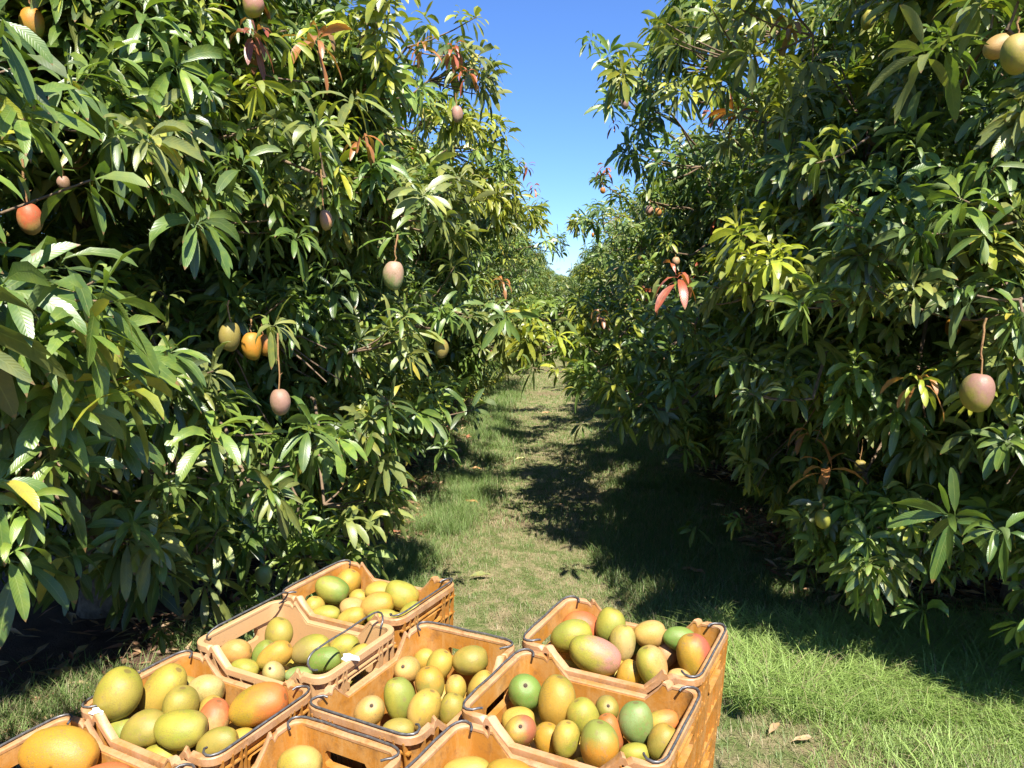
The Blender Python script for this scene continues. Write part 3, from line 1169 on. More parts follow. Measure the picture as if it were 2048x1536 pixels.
    raw = [(-arm - .004, -hy + .022, -.004), (-arm, -hy + .012, 0), (-arm * .8, -hy + .002, 0), (-.022, -hy - .002, 0), (-.012, -hy + .002, .0), (-.004, -hy + .014, .0), (0, -hy + .03, 0), (.001, -.06, .001), (0.0, 0, 0), (.0015, .07, .001)]
    raw += [(0, hy - .03, 0), (-.004, hy - .014, 0), (-.012, hy - .002, 0), (-.022, hy + .002, 0), (-arm * .8, hy - .002, 0), (-arm, hy - .012, 0), (-arm - .004, hy - .022, -.004)]
    tube(a, raw, .0029, 10)
    bail = a.mesh('bail', M_WIRE)
    return body, rim, bail


ME_BODY, ME_RIM, ME_BAIL = build_crate_meshes()
CRATES = {}


def make_crate(key, u, v, rot90, label, tint=0.0, layer=0, bails=(0, 0), group='orange plastic fruit crates', yawj=0.0, lift=0.0):
    p = plane_pt(u, v) - ez * (CH + .008 + layer * (CH - .012)) + ez * lift
    root = empty('fruit_crate', p)
    Rm = R_PLANE @ Matrix.Rotation(math.radians((90 if rot90 else 0) + yawj), 3, 'Z')
    root.rotation_euler = Rm.to_euler()
    tag(root, label, 'crate', group)
    b = link('crate_wall', ME_BODY, root)
    b['tint'] = float(tint)
    r = link('rim', ME_RIM, root)
    r['tint'] = float(tint)
    if bails is not None:
        for sx, ang in ((-1, bails[0]), (1, bails[1])):
            w_ = link('bail_handle', ME_BAIL, root)
            # hinge point .046 inside the end; folding angle lifts the wire inwards
            hx = CL / 2 - .004 - .046
            flip = Matrix.Rotation(0 if sx > 0 else PI, 4, 'Z')
            M_ = Matrix.Translation((sx * hx, 0, CH + .0105)) @ flip @ Matrix.Rotation(-math.radians(ang), 4, 'Y') @ Matrix.Translation((.046, 0, 0))
            w_.matrix_local = M_
    CRATES[key] = (root, Matrix.Translation(p) @ Rm.to_4x4(), rot90)
    return root


make_crate('A', -.65, 1.845, False, 'heaped back right crate of green and red blushed mangoes, farthest of the right column')
make_crate('B', -.635, 1.515, False, 'right column crate holding the round bright green mango, behind the bottom one')
make_crate('C', -.62, 1.183, False, 'bottom right column crate cut by the lower edge, its left wall scratched pale')
make_crate('D', -1.068, 1.475, True, 'centre crate turned lengthwise, with stained inner end wall and a slot handle facing the camera')
make_crate('I', -1.075, .975, True, 'bottom centre crate turned lengthwise, a single pale yellow mango showing', bails=(0, 0))
make_crate('E', -1.53, 1.845, False, 'back left crate of small yellow mangoes, its far corner under the leaves', bails=(0, 12))
make_crate('F', -1.515, 1.505, False, 'pale faded crate with both wire handles folded inwards', tint=.82, bails=(118, 100), lift=.006)
make_crate('G', -1.52, 1.17, False, 'left crate holding the big orange mango, in front of the faded one')
make_crate('H', -1.535, .84, False, 'bottom left corner crate with a large orange yellow mango', bails=(0, 0))
make_crate('A2', -.65 - .028, 1.845, False, 'lower crate carrying the back right crate of red blushed mangoes', layer=1, bails=None, group='crates of the lower tier')
make_crate('B2', -.635 - .028, 1.515, False, 'lower crate under the one holding the round bright green mango', layer=1, bails=None, group='crates of the lower tier')
make_crate('E2', -1.53, 1.845, False, 'lower crate under the back left crate of small yellow mangoes', layer=1, bails=None, group='crates of the lower tier')
make_crate('C2', -.62 - .028, 1.183, False, 'lower crate under the bottom right column crate with scratched wall', layer=1, bails=None, group='crates of the lower tier')

# paper scraps stuck on two rims
for key, (px, py), s in (('F', (748, 1290), .02), ('G', (207, 1468), .016)):
    root, M_, _ = CRATES[key]
    a = Acc()
    k = 9
    th = np.linspace(0, 2 * PI, k, endpoint=False)
    rr_ = s * (1 + .35 * np.sin(th * 3 + 1)) * RNG.uniform(.7, 1.1, k)
    pts = np.stack([np.cos(th) * rr_ * 1.5, np.sin(th) * rr_, np.zeros(k)], 1)
    cvt = np.concatenate([pts + [0, 0, .0012 + .002], pts + [0, 0, .0004]])
    fs = [[0, i, i + 1, i + 1] for i in range(1, k - 1)] + [[k, k + i + 1, k + i, k + i] for i in range(1, k - 1)]
    a = bmesh.new()
    vv = [a.verts.new(p) for p in cvt]
    a.faces.new(vv[:k])
    a.faces.new(vv[k:][::-1])
    for i in range(k):
        a.faces.new([vv[i], vv[k + i], vv[k + (i + 1) % k], vv[(i + 1) % k]])
    me = bpy.data.meshes.new('paper_scrap')
    a.to_mesh(me)
    a.free()
    me.materials.append(M_PAPER)
    o = link('paper_scrap', me, root)
    if key == 'F':
        o.location = (CL / 2 - .012, -.045, CH + .0065)
    else:
        o.location = (-CL / 2 + .075, -CW / 2 + .012, CH + .0065)

# low trailer that carries the crates
def box_mesh(name, boxes, material, bev=.004):
    bm = bmesh.new()
    for (c, s) in boxes:
        r = bmesh.ops.create_cube(bm, size=1)
        bmesh.ops.scale(bm, vec=s, verts=r['verts'])
        bmesh.ops.translate(bm, vec=c, verts=r['verts'])
    bmesh.ops.bevel(bm, geom=bm.edges[:], offset=bev, segments=2, affect='EDGES')
    me = bpy.data.meshes.new(name)
    bm.to_mesh(me)
    bm.free()
    me.materials.append(material)
    return me


tc_ = plane_pt(-1.08, 1.15) - ez * (2 * CH + .03)
trl = empty('trailer', tc_)
trl.rotation_euler = R_PLANE.to_euler()
tag(trl, 'low flat farm trailer hidden beneath the crates of mangoes', 'trailer')
link('deck', box_mesh('deck', [((0, y, 0), (1.36, .118, .022)) for y in np.arange(-.9, .91, .121)], M_DECK), trl)
link('chassis', box_mesh('chassis', [((x, 0, -.035), (.05, 1.9, .045)) for x in (-.6, .6)] + [((0, y, -.0365), (1.14, .05, .04)) for y in (-.88, 0, .88)], M_STEEL), trl)
for sx in (-1, 1):
    a = Acc()
    prof = [(.05, -.05), (.16, -.055), (.185, -.04), (.19, 0), (.185, .04), (.16, .055), (.05, .05), (.05, -.05)]
    th = np.linspace(0, 2 * PI, 33)[:-1]
    v = np.array([[(x_, r_ * math.cos(t_), r_ * math.sin(t_)) for r_, x_ in prof] for t_ in th])
    m_, q_ = len(th), len(prof)
    i_ = np.arange(m_)[:, None]
    j_ = np.arange(q_ - 1)[None]
    k_ = (i_ + 1) % m_
    a.add(v, np.stack([i_ * q_ + j_, i_ * q_ + j_ + 1, k_ * q_ + j_ + 1, k_ * q_ + j_], -1))
    o = link('wheel', a.mesh('wheel', M_RUBBER), trl)
    o.location = (sx * .5, -.2, -.12)


# ------------------------------------------------------------------ mangoes
def mango_mesh(seed, stem=True):
    r = np.random.default_rng(seed)
    nu, nv = 30, 20
    bm = bmesh.new()
    th = np.linspace(0, PI, nv)
    ph = np.linspace(0, 2 * PI, nu, endpoint=False)
    rows = []
    beak = r.uniform(.04, .12)
    for t in th:
        row = []
        for p in ph:
            z = math.cos(t)                      # +z is the stem end
            s = math.sin(t) ** .93
            rad = s * (1 + .05 * z)              # fuller towards the stem
            x = rad * math.cos(p)
            y = rad * math.sin(p) * .93
            # kidney bend and shoulder
            x += .10 * (1 - z * z) - .07 * max(0, -z) ** 2 * 1.2
            if z < -.55 and math.cos(p) > .1:
                x += beak * math.cos(p) * math.sin((-.55 - z) / .45 * PI) * .6
            zz = z
            if z > .86:
                zz = z - (z - .86) ** 2 * 3.2     # dimple at the stem
            row.append((x, y, zz))
        rows.append(row)
    vt = bm.verts.new(rows[0][0])
    vb = bm.verts.new(rows[-1][0])
    ring = [[bm.verts.new(p) for p in rr] for rr in rows[1:-1]]
    for a, b in zip(ring[:-1], ring[1:]):
        for i in range(nu):
            k = (i + 1) % nu
            bm.faces.new([a[i], b[i], b[k], a[k]])
    for i in range(nu):
        k = (i + 1) % nu
        bm.faces.new([vt, ring[0][i], ring[0][k]])
        bm.faces.new([vb, ring[-1][k], ring[-1][i]])
    me = bpy.data.meshes.new('mango')
    bm.to_mesh(me)
    bm.free()
    me.polygons.foreach_set('use_smooth', [True] * len(me.polygons))
    me.materials.append(M_MANGO)
    return me


MANGOES = [mango_mesh(i) for i in range(4)]


def stub_mesh():
    a = Acc()
    tube(a, [(0.0, 0, .88), (0.0, 0, .97), (.02, 0, 1.0), (.02, 0, 1.003)], [.13, .11, .09, .01], 11)
    return a.mesh('stem_stub', M_STEM)


ME_STUB = stub_mesh()

SK = {
    'green': (.26, .40, .075), 'brightgreen': (.235, .43, .085), 'palegreen': (.33, .47, .16), 'yg': (.52, .49, .07), 'olive': (.46, .39, .075),
    'yellow': (.72, .51, .09), 'gold': (.70, .43, .05), 'peach': (.74, .49, .17), 'orange': (.72, .33, .035), 'pale': (.70, .55, .20),
    'pink': (.60, .31, .24), 'palepink': (.62, .42, .31), 'red': (.66, .17, .065), 'duskred': (.52, .16, .09), 'grape': (.42, .26, .19), 'greybrown': (.36, .30, .10), 'redorange': (.74, .25, .06),
}


def mango(loc, half_len, half_wid, quat, skin, blush=None, amt=0.0, bdir=(0, 0, 1), label='', group=None, stub=False, kind=0, wid2=None):
    o = link('mango', MANGOES[kind % 4])
    o.rotation_mode = 'QUATERNION'
    o.rotation_quaternion = quat
    o.location = loc
    o.scale = (half_wid, wid2 or half_wid, half_len)
    o['skin'] = [c * k for c, k in zip(SK[skin], (.66, .61, .62))]
    o['blush'] = [c * k for c, k in zip(SK[blush or skin], (.74, .62, .62))]
    o['blush_amount'] = float(amt)
    o['blush_dir'] = list(Vector(bdir).normalized())
    tag(o, label, 'mango', group)
    if stub:
        link('stem_stub', ME_STUB, o)
    return o


CRN = {'A': 'back right', 'B': 'right column middle', 'C': 'bottom right', 'D': 'centre', 'I': 'bottom centre', 'E': 'back left', 'F': 'faded', 'G': 'big left', 'H': 'bottom left'}
# crate, px, py, length px, width px, screen angle (deg, 0 = level, 90 = upright), level (0 top), skin, blush, amount, stub, label
MG = [
    ('A', 1142, 1212, 74, 58, -25, 0, 'redorange', 'red', .9, 0, 'red orange mango in the far left corner of the back right crate'),
    ('A', 1082, 1281, 48, 46, 20, 1.2, 'yellow', None, 0, 0, 'yellow mango at the near left corner of the back right crate'),
    ('A', 1140, 1266, 84, 70, 15, 0, 'yg', 'green', .5, 0, 'glossy yellow green mango with a brown scar, behind the biggest pink ended one'),
    ('A', 1208, 1239, 66, 58, 70, 0, 'yg', 'green', .5, 0, 'yellow green mango beside the red one in the back right crate'),
    ('A', 1240, 1247, 46, 40, 60, 1.1, 'yellow', None, 0, 0, 'half hidden yellow mango behind the pear shaped pale one'),
    ('A', 1266, 1256, 58, 44, 10, .8, 'green', 'yg', .5, 0, 'green mango lying behind the pale upright one in the back right crate'),
    ('A', 1263, 1283, 70, 53, 84, 0, 'pale', 'yg', .7, 0, 'pale yellow pear shaped mango standing in the middle of the back right crate'),
    ('A', 1320, 1262, 62, 56, 10, 0, 'peach', 'yellow', .6, 0, 'peach coloured mango near the back edge of the back right crate'),
    ('A', 1328, 1290, 50, 46, 80, .3, 'peach', 'pink', .4, 0, 'small round peach mango left of the large red shouldered one'),
    ('A', 1382, 1254, 66, 46, -20, 0, 'brightgreen', 'green', .3, 0, 'bright green mango at the far right of the back right crate'),
    ('A', 1416, 1287, 46, 38, 40, 1.0, 'yellow', 'gold', .4, 0, 'small yellow mango tucked against the right end of the back right crate'),
    ('A', 1381, 1307, 84, 70, 100, -.2, 'gold', 'duskred', 1.0, 0, 'large upright yellow mango with a red right shoulder'),
    ('A', 1193, 1311, 106, 78, -22, -.25, 'yg', 'pink', 1.0, 0, 'biggest mango of the back right crate, green on the left and pink on the right'),
    ('A', 1303, 1333, 80, 66, 110, -.1, 'yg', 'peach', 1.0, 0, 'long green mango blushed peach, leaning on the near wall of the back right crate'),
    ('A', 1254, 1345, 54, 46, 60, .8, 'gold', 'yellow', .5, 0, 'deep yellow mango in front of the pale pear shaped one, by the near wall'),
    ('A', 1361, 1355, 48, 34, -15, .8, 'peach', None, 0, 0, 'low peach mango in the near right corner of the back right crate'),
    ('B', 1031, 1386, 74, 70, 80, -.1, 'brightgreen', 'green', .3, 1, 'round bright green mango with its stem scar facing up'),
    ('B', 1100, 1402, 98, 76, 78, -.1, 'olive', 'gold', .6, 0, 'tall olive yellow mango standing right of the round bright green one'),
    ('B', 1040, 1438, 64, 60, 0, .8, 'yellow', None, 0, 0, 'yellow mango peeping out under the round bright green one'),
    ('B', 1036, 1466, 84, 66, -38, .0, 'yellow', 'duskred', .9, 1, 'yellow mango with a red right side in the near left corner'),
    ('B', 1160, 1428, 70, 62, 120, .1, 'yg', 'yellow', .4, 0, 'yellow green mango in the middle of the right column crate'),
    ('B', 1215, 1420, 54, 50, 80, .4, 'olive', 'greybrown', .6, 1, 'olive mango with a brown blotch and stem, near the back wall'),
    ('B', 1096, 1478, 58, 52, 80, .7, 'gold', 'orange', .3, 0, 'golden mango partly hidden between taller ones near the front wall'),
    ('B', 1131, 1478, 66, 60, 80, .0, 'yg', 'yellow', .6, 0, 'upright green and yellow mango left of the orange footed one'),
    ('B', 1196, 1489, 88, 78, 84, -.25, 'orange', 'green', .9, 0, 'large upright mango, green at the top and orange below, by the near wall'),
    ('B', 1232, 1462, 72, 48, 110, .3, 'redorange', 'red', .6, 0, 'red orange mango squeezed left of the pale green one'),
    ('B', 1264, 1450, 80, 66, 96, -.1, 'palegreen', 'green', .5, 0, 'smooth pale green mango right of centre in the right column crate'),
    ('B', 1325, 1442, 62, 44, 10, .2, 'yellow', 'redorange', .9, 0, 'red and yellow mango under the shadow of the right wire handle'),
    ('B', 1324, 1484, 66, 58, 60, 0, 'olive', 'gold', .4, 0, 'olive gold mango half shaded in the near right corner'),
    ('B', 1272, 1506, 58, 44, 0, .8, 'yg', 'green', .4, 0, 'low green mango by the near wall left of the half shaded olive one'),
    ('C', 918, 1532, 90, 62, 5, 0, 'yellow', 'olive', .4, 0, 'yellow mango at the bottom edge in the left half of its crate'),
    ('C', 1004, 1530, 88, 66, -10, -.1, 'gold', 'orange', .5, 0, 'orange yellow mango at the bottom edge beside a paler one'),
    ('C', 1124, 1536, 54, 50, 30, .2, 'orange', None, 0, 0, 'small orange mango at the bottom edge by the dipped wall'),
    ('C', 1176, 1546, 84, 60, -10, .2, 'peach', 'orange', .6, 0, 'peach orange mango barely showing at the bottom right'),
    ('D', 813, 1342, 58, 54, 80, 0, 'peach', 'yellow', .4, 1, 'round peach mango with a brown stem spot, at the left of the centre crate'),
    ('D', 847, 1320, 46, 40, 30, .6, 'yellow', 'gold', .4, 0, 'small yellow mango near the far end of the centre crate'),
    ('D', 884, 1330, 62, 58, 60, 0, 'yg', 'yellow', .6, 0, 'yellow green mango left of the far right olive one in the centre crate'),
    ('D', 942, 1327, 72, 64, 10, -.1, 'olive', 'yellow', .5, 0, 'olive yellow mango in the far right corner of the centre crate'),
    ('D', 860, 1370, 68, 62, 100, -.1, 'olive', 'gold', .8, 0, 'brownish gold mango in the very middle of the centre crate'),
    ('D', 911, 1378, 52, 44, 90, .4, 'yellow', 'peach', .4, 0, 'small yellow mango right of the brownish gold one'),
    ('D', 957, 1362, 62, 46, 50, .7, 'yellow', 'olive', .4, 0, 'yellow mango half hidden under the right wall of the centre crate'),
    ('D', 797, 1400, 82, 60, 100, .0, 'yg', 'green', .8, 0, 'upright green shouldered mango in the left half of the centre crate'),
    ('D', 842, 1426, 84, 66, 65, -.1, 'yellow', 'pale', .4, 0, 'long yellow mango leaning to the upper right in the centre crate'),
    ('D', 741, 1422, 70, 62, 0, 0, 'peach', 'yellow', .5, 1, 'peach yellow mango with a cracked brown stem end, near left corner'),
    ('D', 804, 1456, 62, 50, 0, .3, 'olive', 'gold', .4, 0, 'olive mango just behind the near wire handle of the centre crate'),
    ('D', 902, 1418, 60, 50, 70, .5, 'olive', 'yg', .4, 0, 'olive mango in the shade by the right wall of the centre crate'),
    ('E', 694, 1169, 60, 58, 60, -.1, 'gold', 'yellow', .4, 0, 'round golden mango at the far left of the back left crate'),
    ('E', 662, 1190, 68, 56, -20, -.2, 'green', 'yg', .5, 0, 'soft green mango, nearest the slot handle of the back left crate'),
    ('E', 759, 1181, 54, 46, 0, .2, 'yg', 'yellow', .5, 0, 'yellow green mango in the back middle of the back left crate'),
    ('E', 806, 1192, 70, 56, -25, -.1, 'yg', 'gold', .7, 0, 'yellow green mango at the far right of the back left crate'),
    ('E', 755, 1214, 68, 50, 15, .1, 'gold', 'peach', .4, 0, 'orange yellow mango in the centre of the back left crate'),
    ('E', 623, 1209, 50, 46, 80, .5, 'yellow', None, 0, 0, 'yellow mango left of the soft green one, below the slot handle'),
    ('E', 652, 1229, 56, 40, 0, .4, 'yg', 'yellow', .4, 0, 'flat lying yellow green mango by the near wall of the back left crate'),
    ('E', 703, 1236, 56, 44, 20, .4, 'yellow', 'gold', .4, 0, 'yellow mango by the dipped near wall of the back left crate'),
    ('E', 698, 1210, 48, 44, 0, .6, 'peach', None, 0, 0, 'peach mango showing between the green one and the near wall'),
    ('E', 765, 1236, 62, 42, 0, .4, 'yg', 'olive', .4, 0, 'dull yellow green mango in the near right part of the back left crate'),
    ('E', 722, 1197, 44, 40, 60, .8, 'yellow', None, 0, 0, 'small yellow mango beneath the round golden one'),
    ('E', 820, 1222, 52, 42, 40, .7, 'yg', None, 0, 0, 'shaded mango under the right wire of the back left crate'),
    ('F', 556, 1268, 62, 58, 75, -.2, 'yg', 'olive', .6, 0, 'yellow green mango standing at the far left of the faded crate'),
    ('F', 478, 1309, 62, 52, 10, .1, 'peach', 'orange', .5, 0, 'peach orange mango at the left end of the faded crate'),
    ('F', 524, 1312, 60, 46, 60, .4, 'green', 'yg', .3, 0, 'light green mango beside the peach orange one in the faded crate'),
    ('F', 550, 1320, 70, 54, 35, .1, 'yellow', 'orange', .4, 0, 'yellow mango with an orange top in the middle of the faded crate'),
    ('F', 615, 1310, 76, 60, 15, -.1, 'yg', 'greybrown', .8, 0, 'yellow green mango with a dark brown scar band'),
    ('F', 546, 1343, 70, 46, 10, .2, 'pale', 'green', .5, 1, 'pale mango with its stem button low in the faded crate'),
    ('F', 485, 1343, 56, 42, -10, .4, 'yg', 'olive', .3, 0, 'yellow green mango in the near left corner of the faded crate'),
    ('F', 637, 1328, 64, 46, 15, .1, 'green', 'brightgreen', .6, 0, 'plain green mango in front of the scarred one'),
    ('F', 686, 1297, 64, 50, 20, .2, 'yg', 'yellow', .5, 0, 'pale yellow green mango against the far wall of the faded crate'),
    ('F', 710, 1321, 72, 48, 40, .1, 'yellow', 'yg', .6, 0, 'bright yellow mango beneath the right folded wire handle'),
    ('F', 606, 1347, 52, 38, 0, .5, 'palegreen', 'green', .4, 0, 'small green mango lowest in the faded crate'),
    ('F', 667, 1350, 54, 40, 20, .6, 'olive', 'yellow', .4, 0, 'shaded yellow mango in the near right corner of the faded crate'),
    ('G', 226, 1396, 92, 80, 62, -1.5, 'yg', 'olive', .5, 0, 'large yellow green mango resting on the left rim of its crate'),
    ('G', 306, 1382, 98, 74, 50, -.2, 'yellow', 'yg', .8, 0, 'large mustard yellow mango second from the left, leaning right'),
    ('G', 380, 1365, 62, 52, -20, .2, 'yg', 'greybrown', .6, 0, 'yellow green mango with grey brown scuffs near the far wall'),
    ('G', 434, 1376, 66, 56, 0, .1, 'pale', 'peach', .5, 0, 'pale yellow mango near the far wall left of the big orange one'),
    ('G', 346, 1405, 70, 66, 80, -.1, 'olive', 'yg', .5, 0, 'round olive mango in the middle of the left crate'),
    ('G', 404, 1414, 58, 52, 70, .2, 'olive', 'yellow', .5, 0, 'dull yellow mango between the olive one and the pink shouldered one'),
    ('G', 448, 1432, 80, 66, 72, -.1, 'peach', 'red', .9, 0, 'speckled peach mango with a pink shoulder'),
    ('G', 524, 1398, 106, 76, 18, -.3, 'gold', 'redorange', 1.0, 0, 'big orange mango at the right of the left crate'),
    ('G', 247, 1455, 64, 56, -30, .4, 'green', 'yg', .5, 0, 'light green mango in the near left corner under the large rim rester'),
    ('G', 283, 1468, 78, 66, 15, .0, 'olive', 'greybrown', .6, 0, 'grey olive mango near the front of the left crate'),
    ('G', 368, 1464, 92, 68, 0, -.1, 'yg', 'greybrown', .6, 0, 'wide olive green mango with a russet end near the front'),
    ('G', 487, 1456, 66, 50, 20, .4, 'yellow', 'gold', .3, 0, 'yellow mango under the wire beneath the big orange one'),
    ('G', 434, 1488, 78, 52, 20, .2, 'olive', 'yellow', .5, 0, 'olive yellow mango in the near right of the left crate'),
    ('G', 316, 1440, 46, 42, 0, .8, 'yellow', None, 0, 0, 'small yellow mango deep between the two olive ones'),
    ('G', 324, 1503, 60, 48, 0, .7, 'yg', None, 0, 0, 'low yellow green mango by the dipped front wall of the left crate'),
    ('H', 124, 1494, 122, 82, -12, -.3, 'gold', 'orange', .6, 0, 'largest orange yellow mango in the bottom left corner'),
    ('H', 38, 1528, 76, 56, 10, .2, 'gold', 'orange', .5, 0, 'orange yellow mango at the lower left edge of the photo'),
    ('H', 224, 1524, 92, 60, 10, .0, 'yg', 'red', .9, 0, 'green mango with a red top near the bottom left'),
    ('I', 600, 1530, 82, 66, 0, -.1, 'yellow', 'pale', .4, 0, 'single pale yellow mango showing in the bottom centre crate'),
]
placed = []
rm = random.Random(3)
for (ck, px, py, lp, wp, ang, lev, skin, blush, amt, stub, lab) in MG:
    root, M_, rot = CRATES[ck]
    Mi = M_.inverted()
    o0 = Mi @ Vector((0, 0, CAM_H))
    depth = .052 + lev * .038

    def hit(x, y, zl):
        d = Mi.to_3x3() @ Vector(ray(x, y))
        t = (zl - o0.z) / d.z
        return o0 + d * t, t
    pc, dist = hit(px, py, CH - depth)
    wm = wp * dist / FPX * .475
    lm = lp * dist / FPX * .485
    a = math.radians(ang)
    # long axis across the sight line, following the angle seen
    right = Vector((1, 0, 0))
    upv = Vector((0, sp, cp))
    axis = (right * math.cos(a) + upv * math.sin(a))
    if stub:
        axis = (Vector((0, 0, CAM_H)) - M_ @ pc).normalized() * .75 + upv * .25 + right * rm.uniform(-.25, .25)
        lm = (lm + wm) * .55
        wm = wm * .98
    elif abs(ang) > 45:
        axis = axis + (Vector((0, 0, 1)) * .1)
    axis.normalize()
    placed.append(dict(ck=ck, p=M_ @ pc, l=lm, w=wm, ax=axis, skin=skin, blush=blush, amt=amt, stub=stub, lab=lab, fix=1, spin=rm.uniform(0, 6.28)))

# fruit lower in each crate
fill_n = {'A': 9, 'B': 9, 'C': 7, 'D': 9, 'E': 7, 'F': 8, 'G': 7, 'H': 7, 'I': 7}
for ck, nfill in fill_n.items():
    root, M_, rot = CRATES[ck]
    for i in range(nfill):
        gx = (i % 4 + .5) / 4 * 2 - 1
        gy = ((i // 4) + .5) / max(1, math.ceil(nfill / 4)) * 2 - 1
        loc = Vector((gx * (CL / 2 - .05) + rm.uniform(-.02, .02), gy * (CW / 2 - .045) + rm.uniform(-.015, .015), CH - rm.uniform(.115, .15)))
        axl = Vector((rm.uniform(-1, 1), rm.uniform(-1, 1), rm.uniform(-.2, .3))).normalized()
        placed.append(dict(ck=ck, p=M_ @ loc, l=rm.uniform(.052, .062), w=rm.uniform(.042, .047), ax=(M_.to_3x3() @ axl).normalized(), skin=rm.choice(['yellow', 'yg', 'gold', 'olive']), blush=rm.choice(['yellow', 'gold', 'green']), amt=.4, stub=0,
                           lab='yellow green mango lying low under the top fruit of the %s crate' % CRN[ck], fix=0, spin=rm.uniform(0, 6.28)))

# settle: push overlapping fruit apart (the seen ones move little), keep them inside the walls
def support(m, d):
    c = abs(m['ax'].dot(d))
    return math.sqrt((m['l'] * c) ** 2 + m['w'] ** 2 * (1 - c * c))


for it in range(60):
    for i in range(len(placed)):
        for j in range(i + 1, len(placed)):
            a, b = placed[i], placed[j]
            if a['ck'] != b['ck']:
                continue
            d = b['p'] - a['p']
            r = d.length
            if r > .17 or r < 1e-5:
                continue
            dn = d / r
            need = (support(a, dn) + support(b, dn)) * .94
            if r < need:
                push = need - r
                wa = .12 if a['fix'] else 1.0
                wb = .12 if b['fix'] else 1.0
                s = wa + wb
                a['p'] = a['p'] - dn * push * .5 * wa / s
                b['p'] = b['p'] + dn * push * .5 * wb / s
    for m in placed:
        _, M_, _ = CRATES[m['ck']]
        l = M_.inverted() @ m['p']
        r3 = M_.to_3x3()
        ax_ = support(m, r3.col[0].normalized()) + .022
        ay_ = support(m, r3.col[1].normalized()) + .022
        hi = 'resting on the left rim' in m['lab']
        if hi:
            ax_ -= .03
        l.x = max(-CL / 2 + ax_, min(CL / 2 - ax_, l.x))
        l.y = max(-CW / 2 + ay_, min(CW / 2 - ay_, l.y))
        l.z = max(m['w'] + .01, min(CH + (.012 if hi else -.028), l.z))
        m['p'] = M_ @ l
for k_, m in enumerate(placed):
    q = m['ax'].to_track_quat('Z', 'Y')
    from mathutils import Quaternion
    q = q @ Quaternion((0, 0, 1), m['spin'])
    bd = {0: (0, 0, 1)}.get(1)
    if m['blush'] and m['amt'] > .75:
        # blush shoulder on the side described (right or top as seen)
        want = Vector((1, 0, .3)) if ('right' in m['lab'] or 'peach,' in m['lab'] or 'russet' in m['lab'] or 'big orange' in m['lab']) else Vector((0, .3, 1))
        if 'scar band' in m['lab']:
            want = Vector((-1, -.6, 0))
        if 'orange below' in m['lab']:
            want = Vector((0, .3, 1))
        bd = q.inverted() @ want
    else:
        bd = Vector((rm.uniform(-1, 1), rm.uniform(-1, 1), rm.uniform(-1, 1)))
    mango(m['p'], m['l'], m['w'], q, m['skin'], m['blush'], m['amt'], bd, m['lab'],
          ('mangoes low in the %s crate' % CRN[m['ck']]) if not m['fix'] else 'mangoes on top of the %s crate' % CRN[m['ck']], m['stub'], k_, m['w'] * rm.uniform(.9, 1.0))


# ------------------------------------------------------------------ hanging fruit
def stalk_mesh(length, seed, thick=.0022):
    r = np.random.default_rng(seed)
    a = Acc()
    n = 9
    t = np.linspace(0, 1, n)
    p = np.stack([r.normal(0, .002, n).cumsum() * (t > 0), r.normal(0, .002, n).cumsum() * (t > 0), t * length], 1)
    tube(a, p, np.linspace(thick, thick * 1.5, n) * (1 + .2 * r.random(n)), 7)
    for i in range(2, n - 1, 2):
        e = p[i] + np.array([r.uniform(-.012, .012), r.uniform(-.012, .012), .008])
        tube(a, [p[i], e], [thick * .6, thick * .35], 5)
    return a.mesh('stalk', M_STALK)


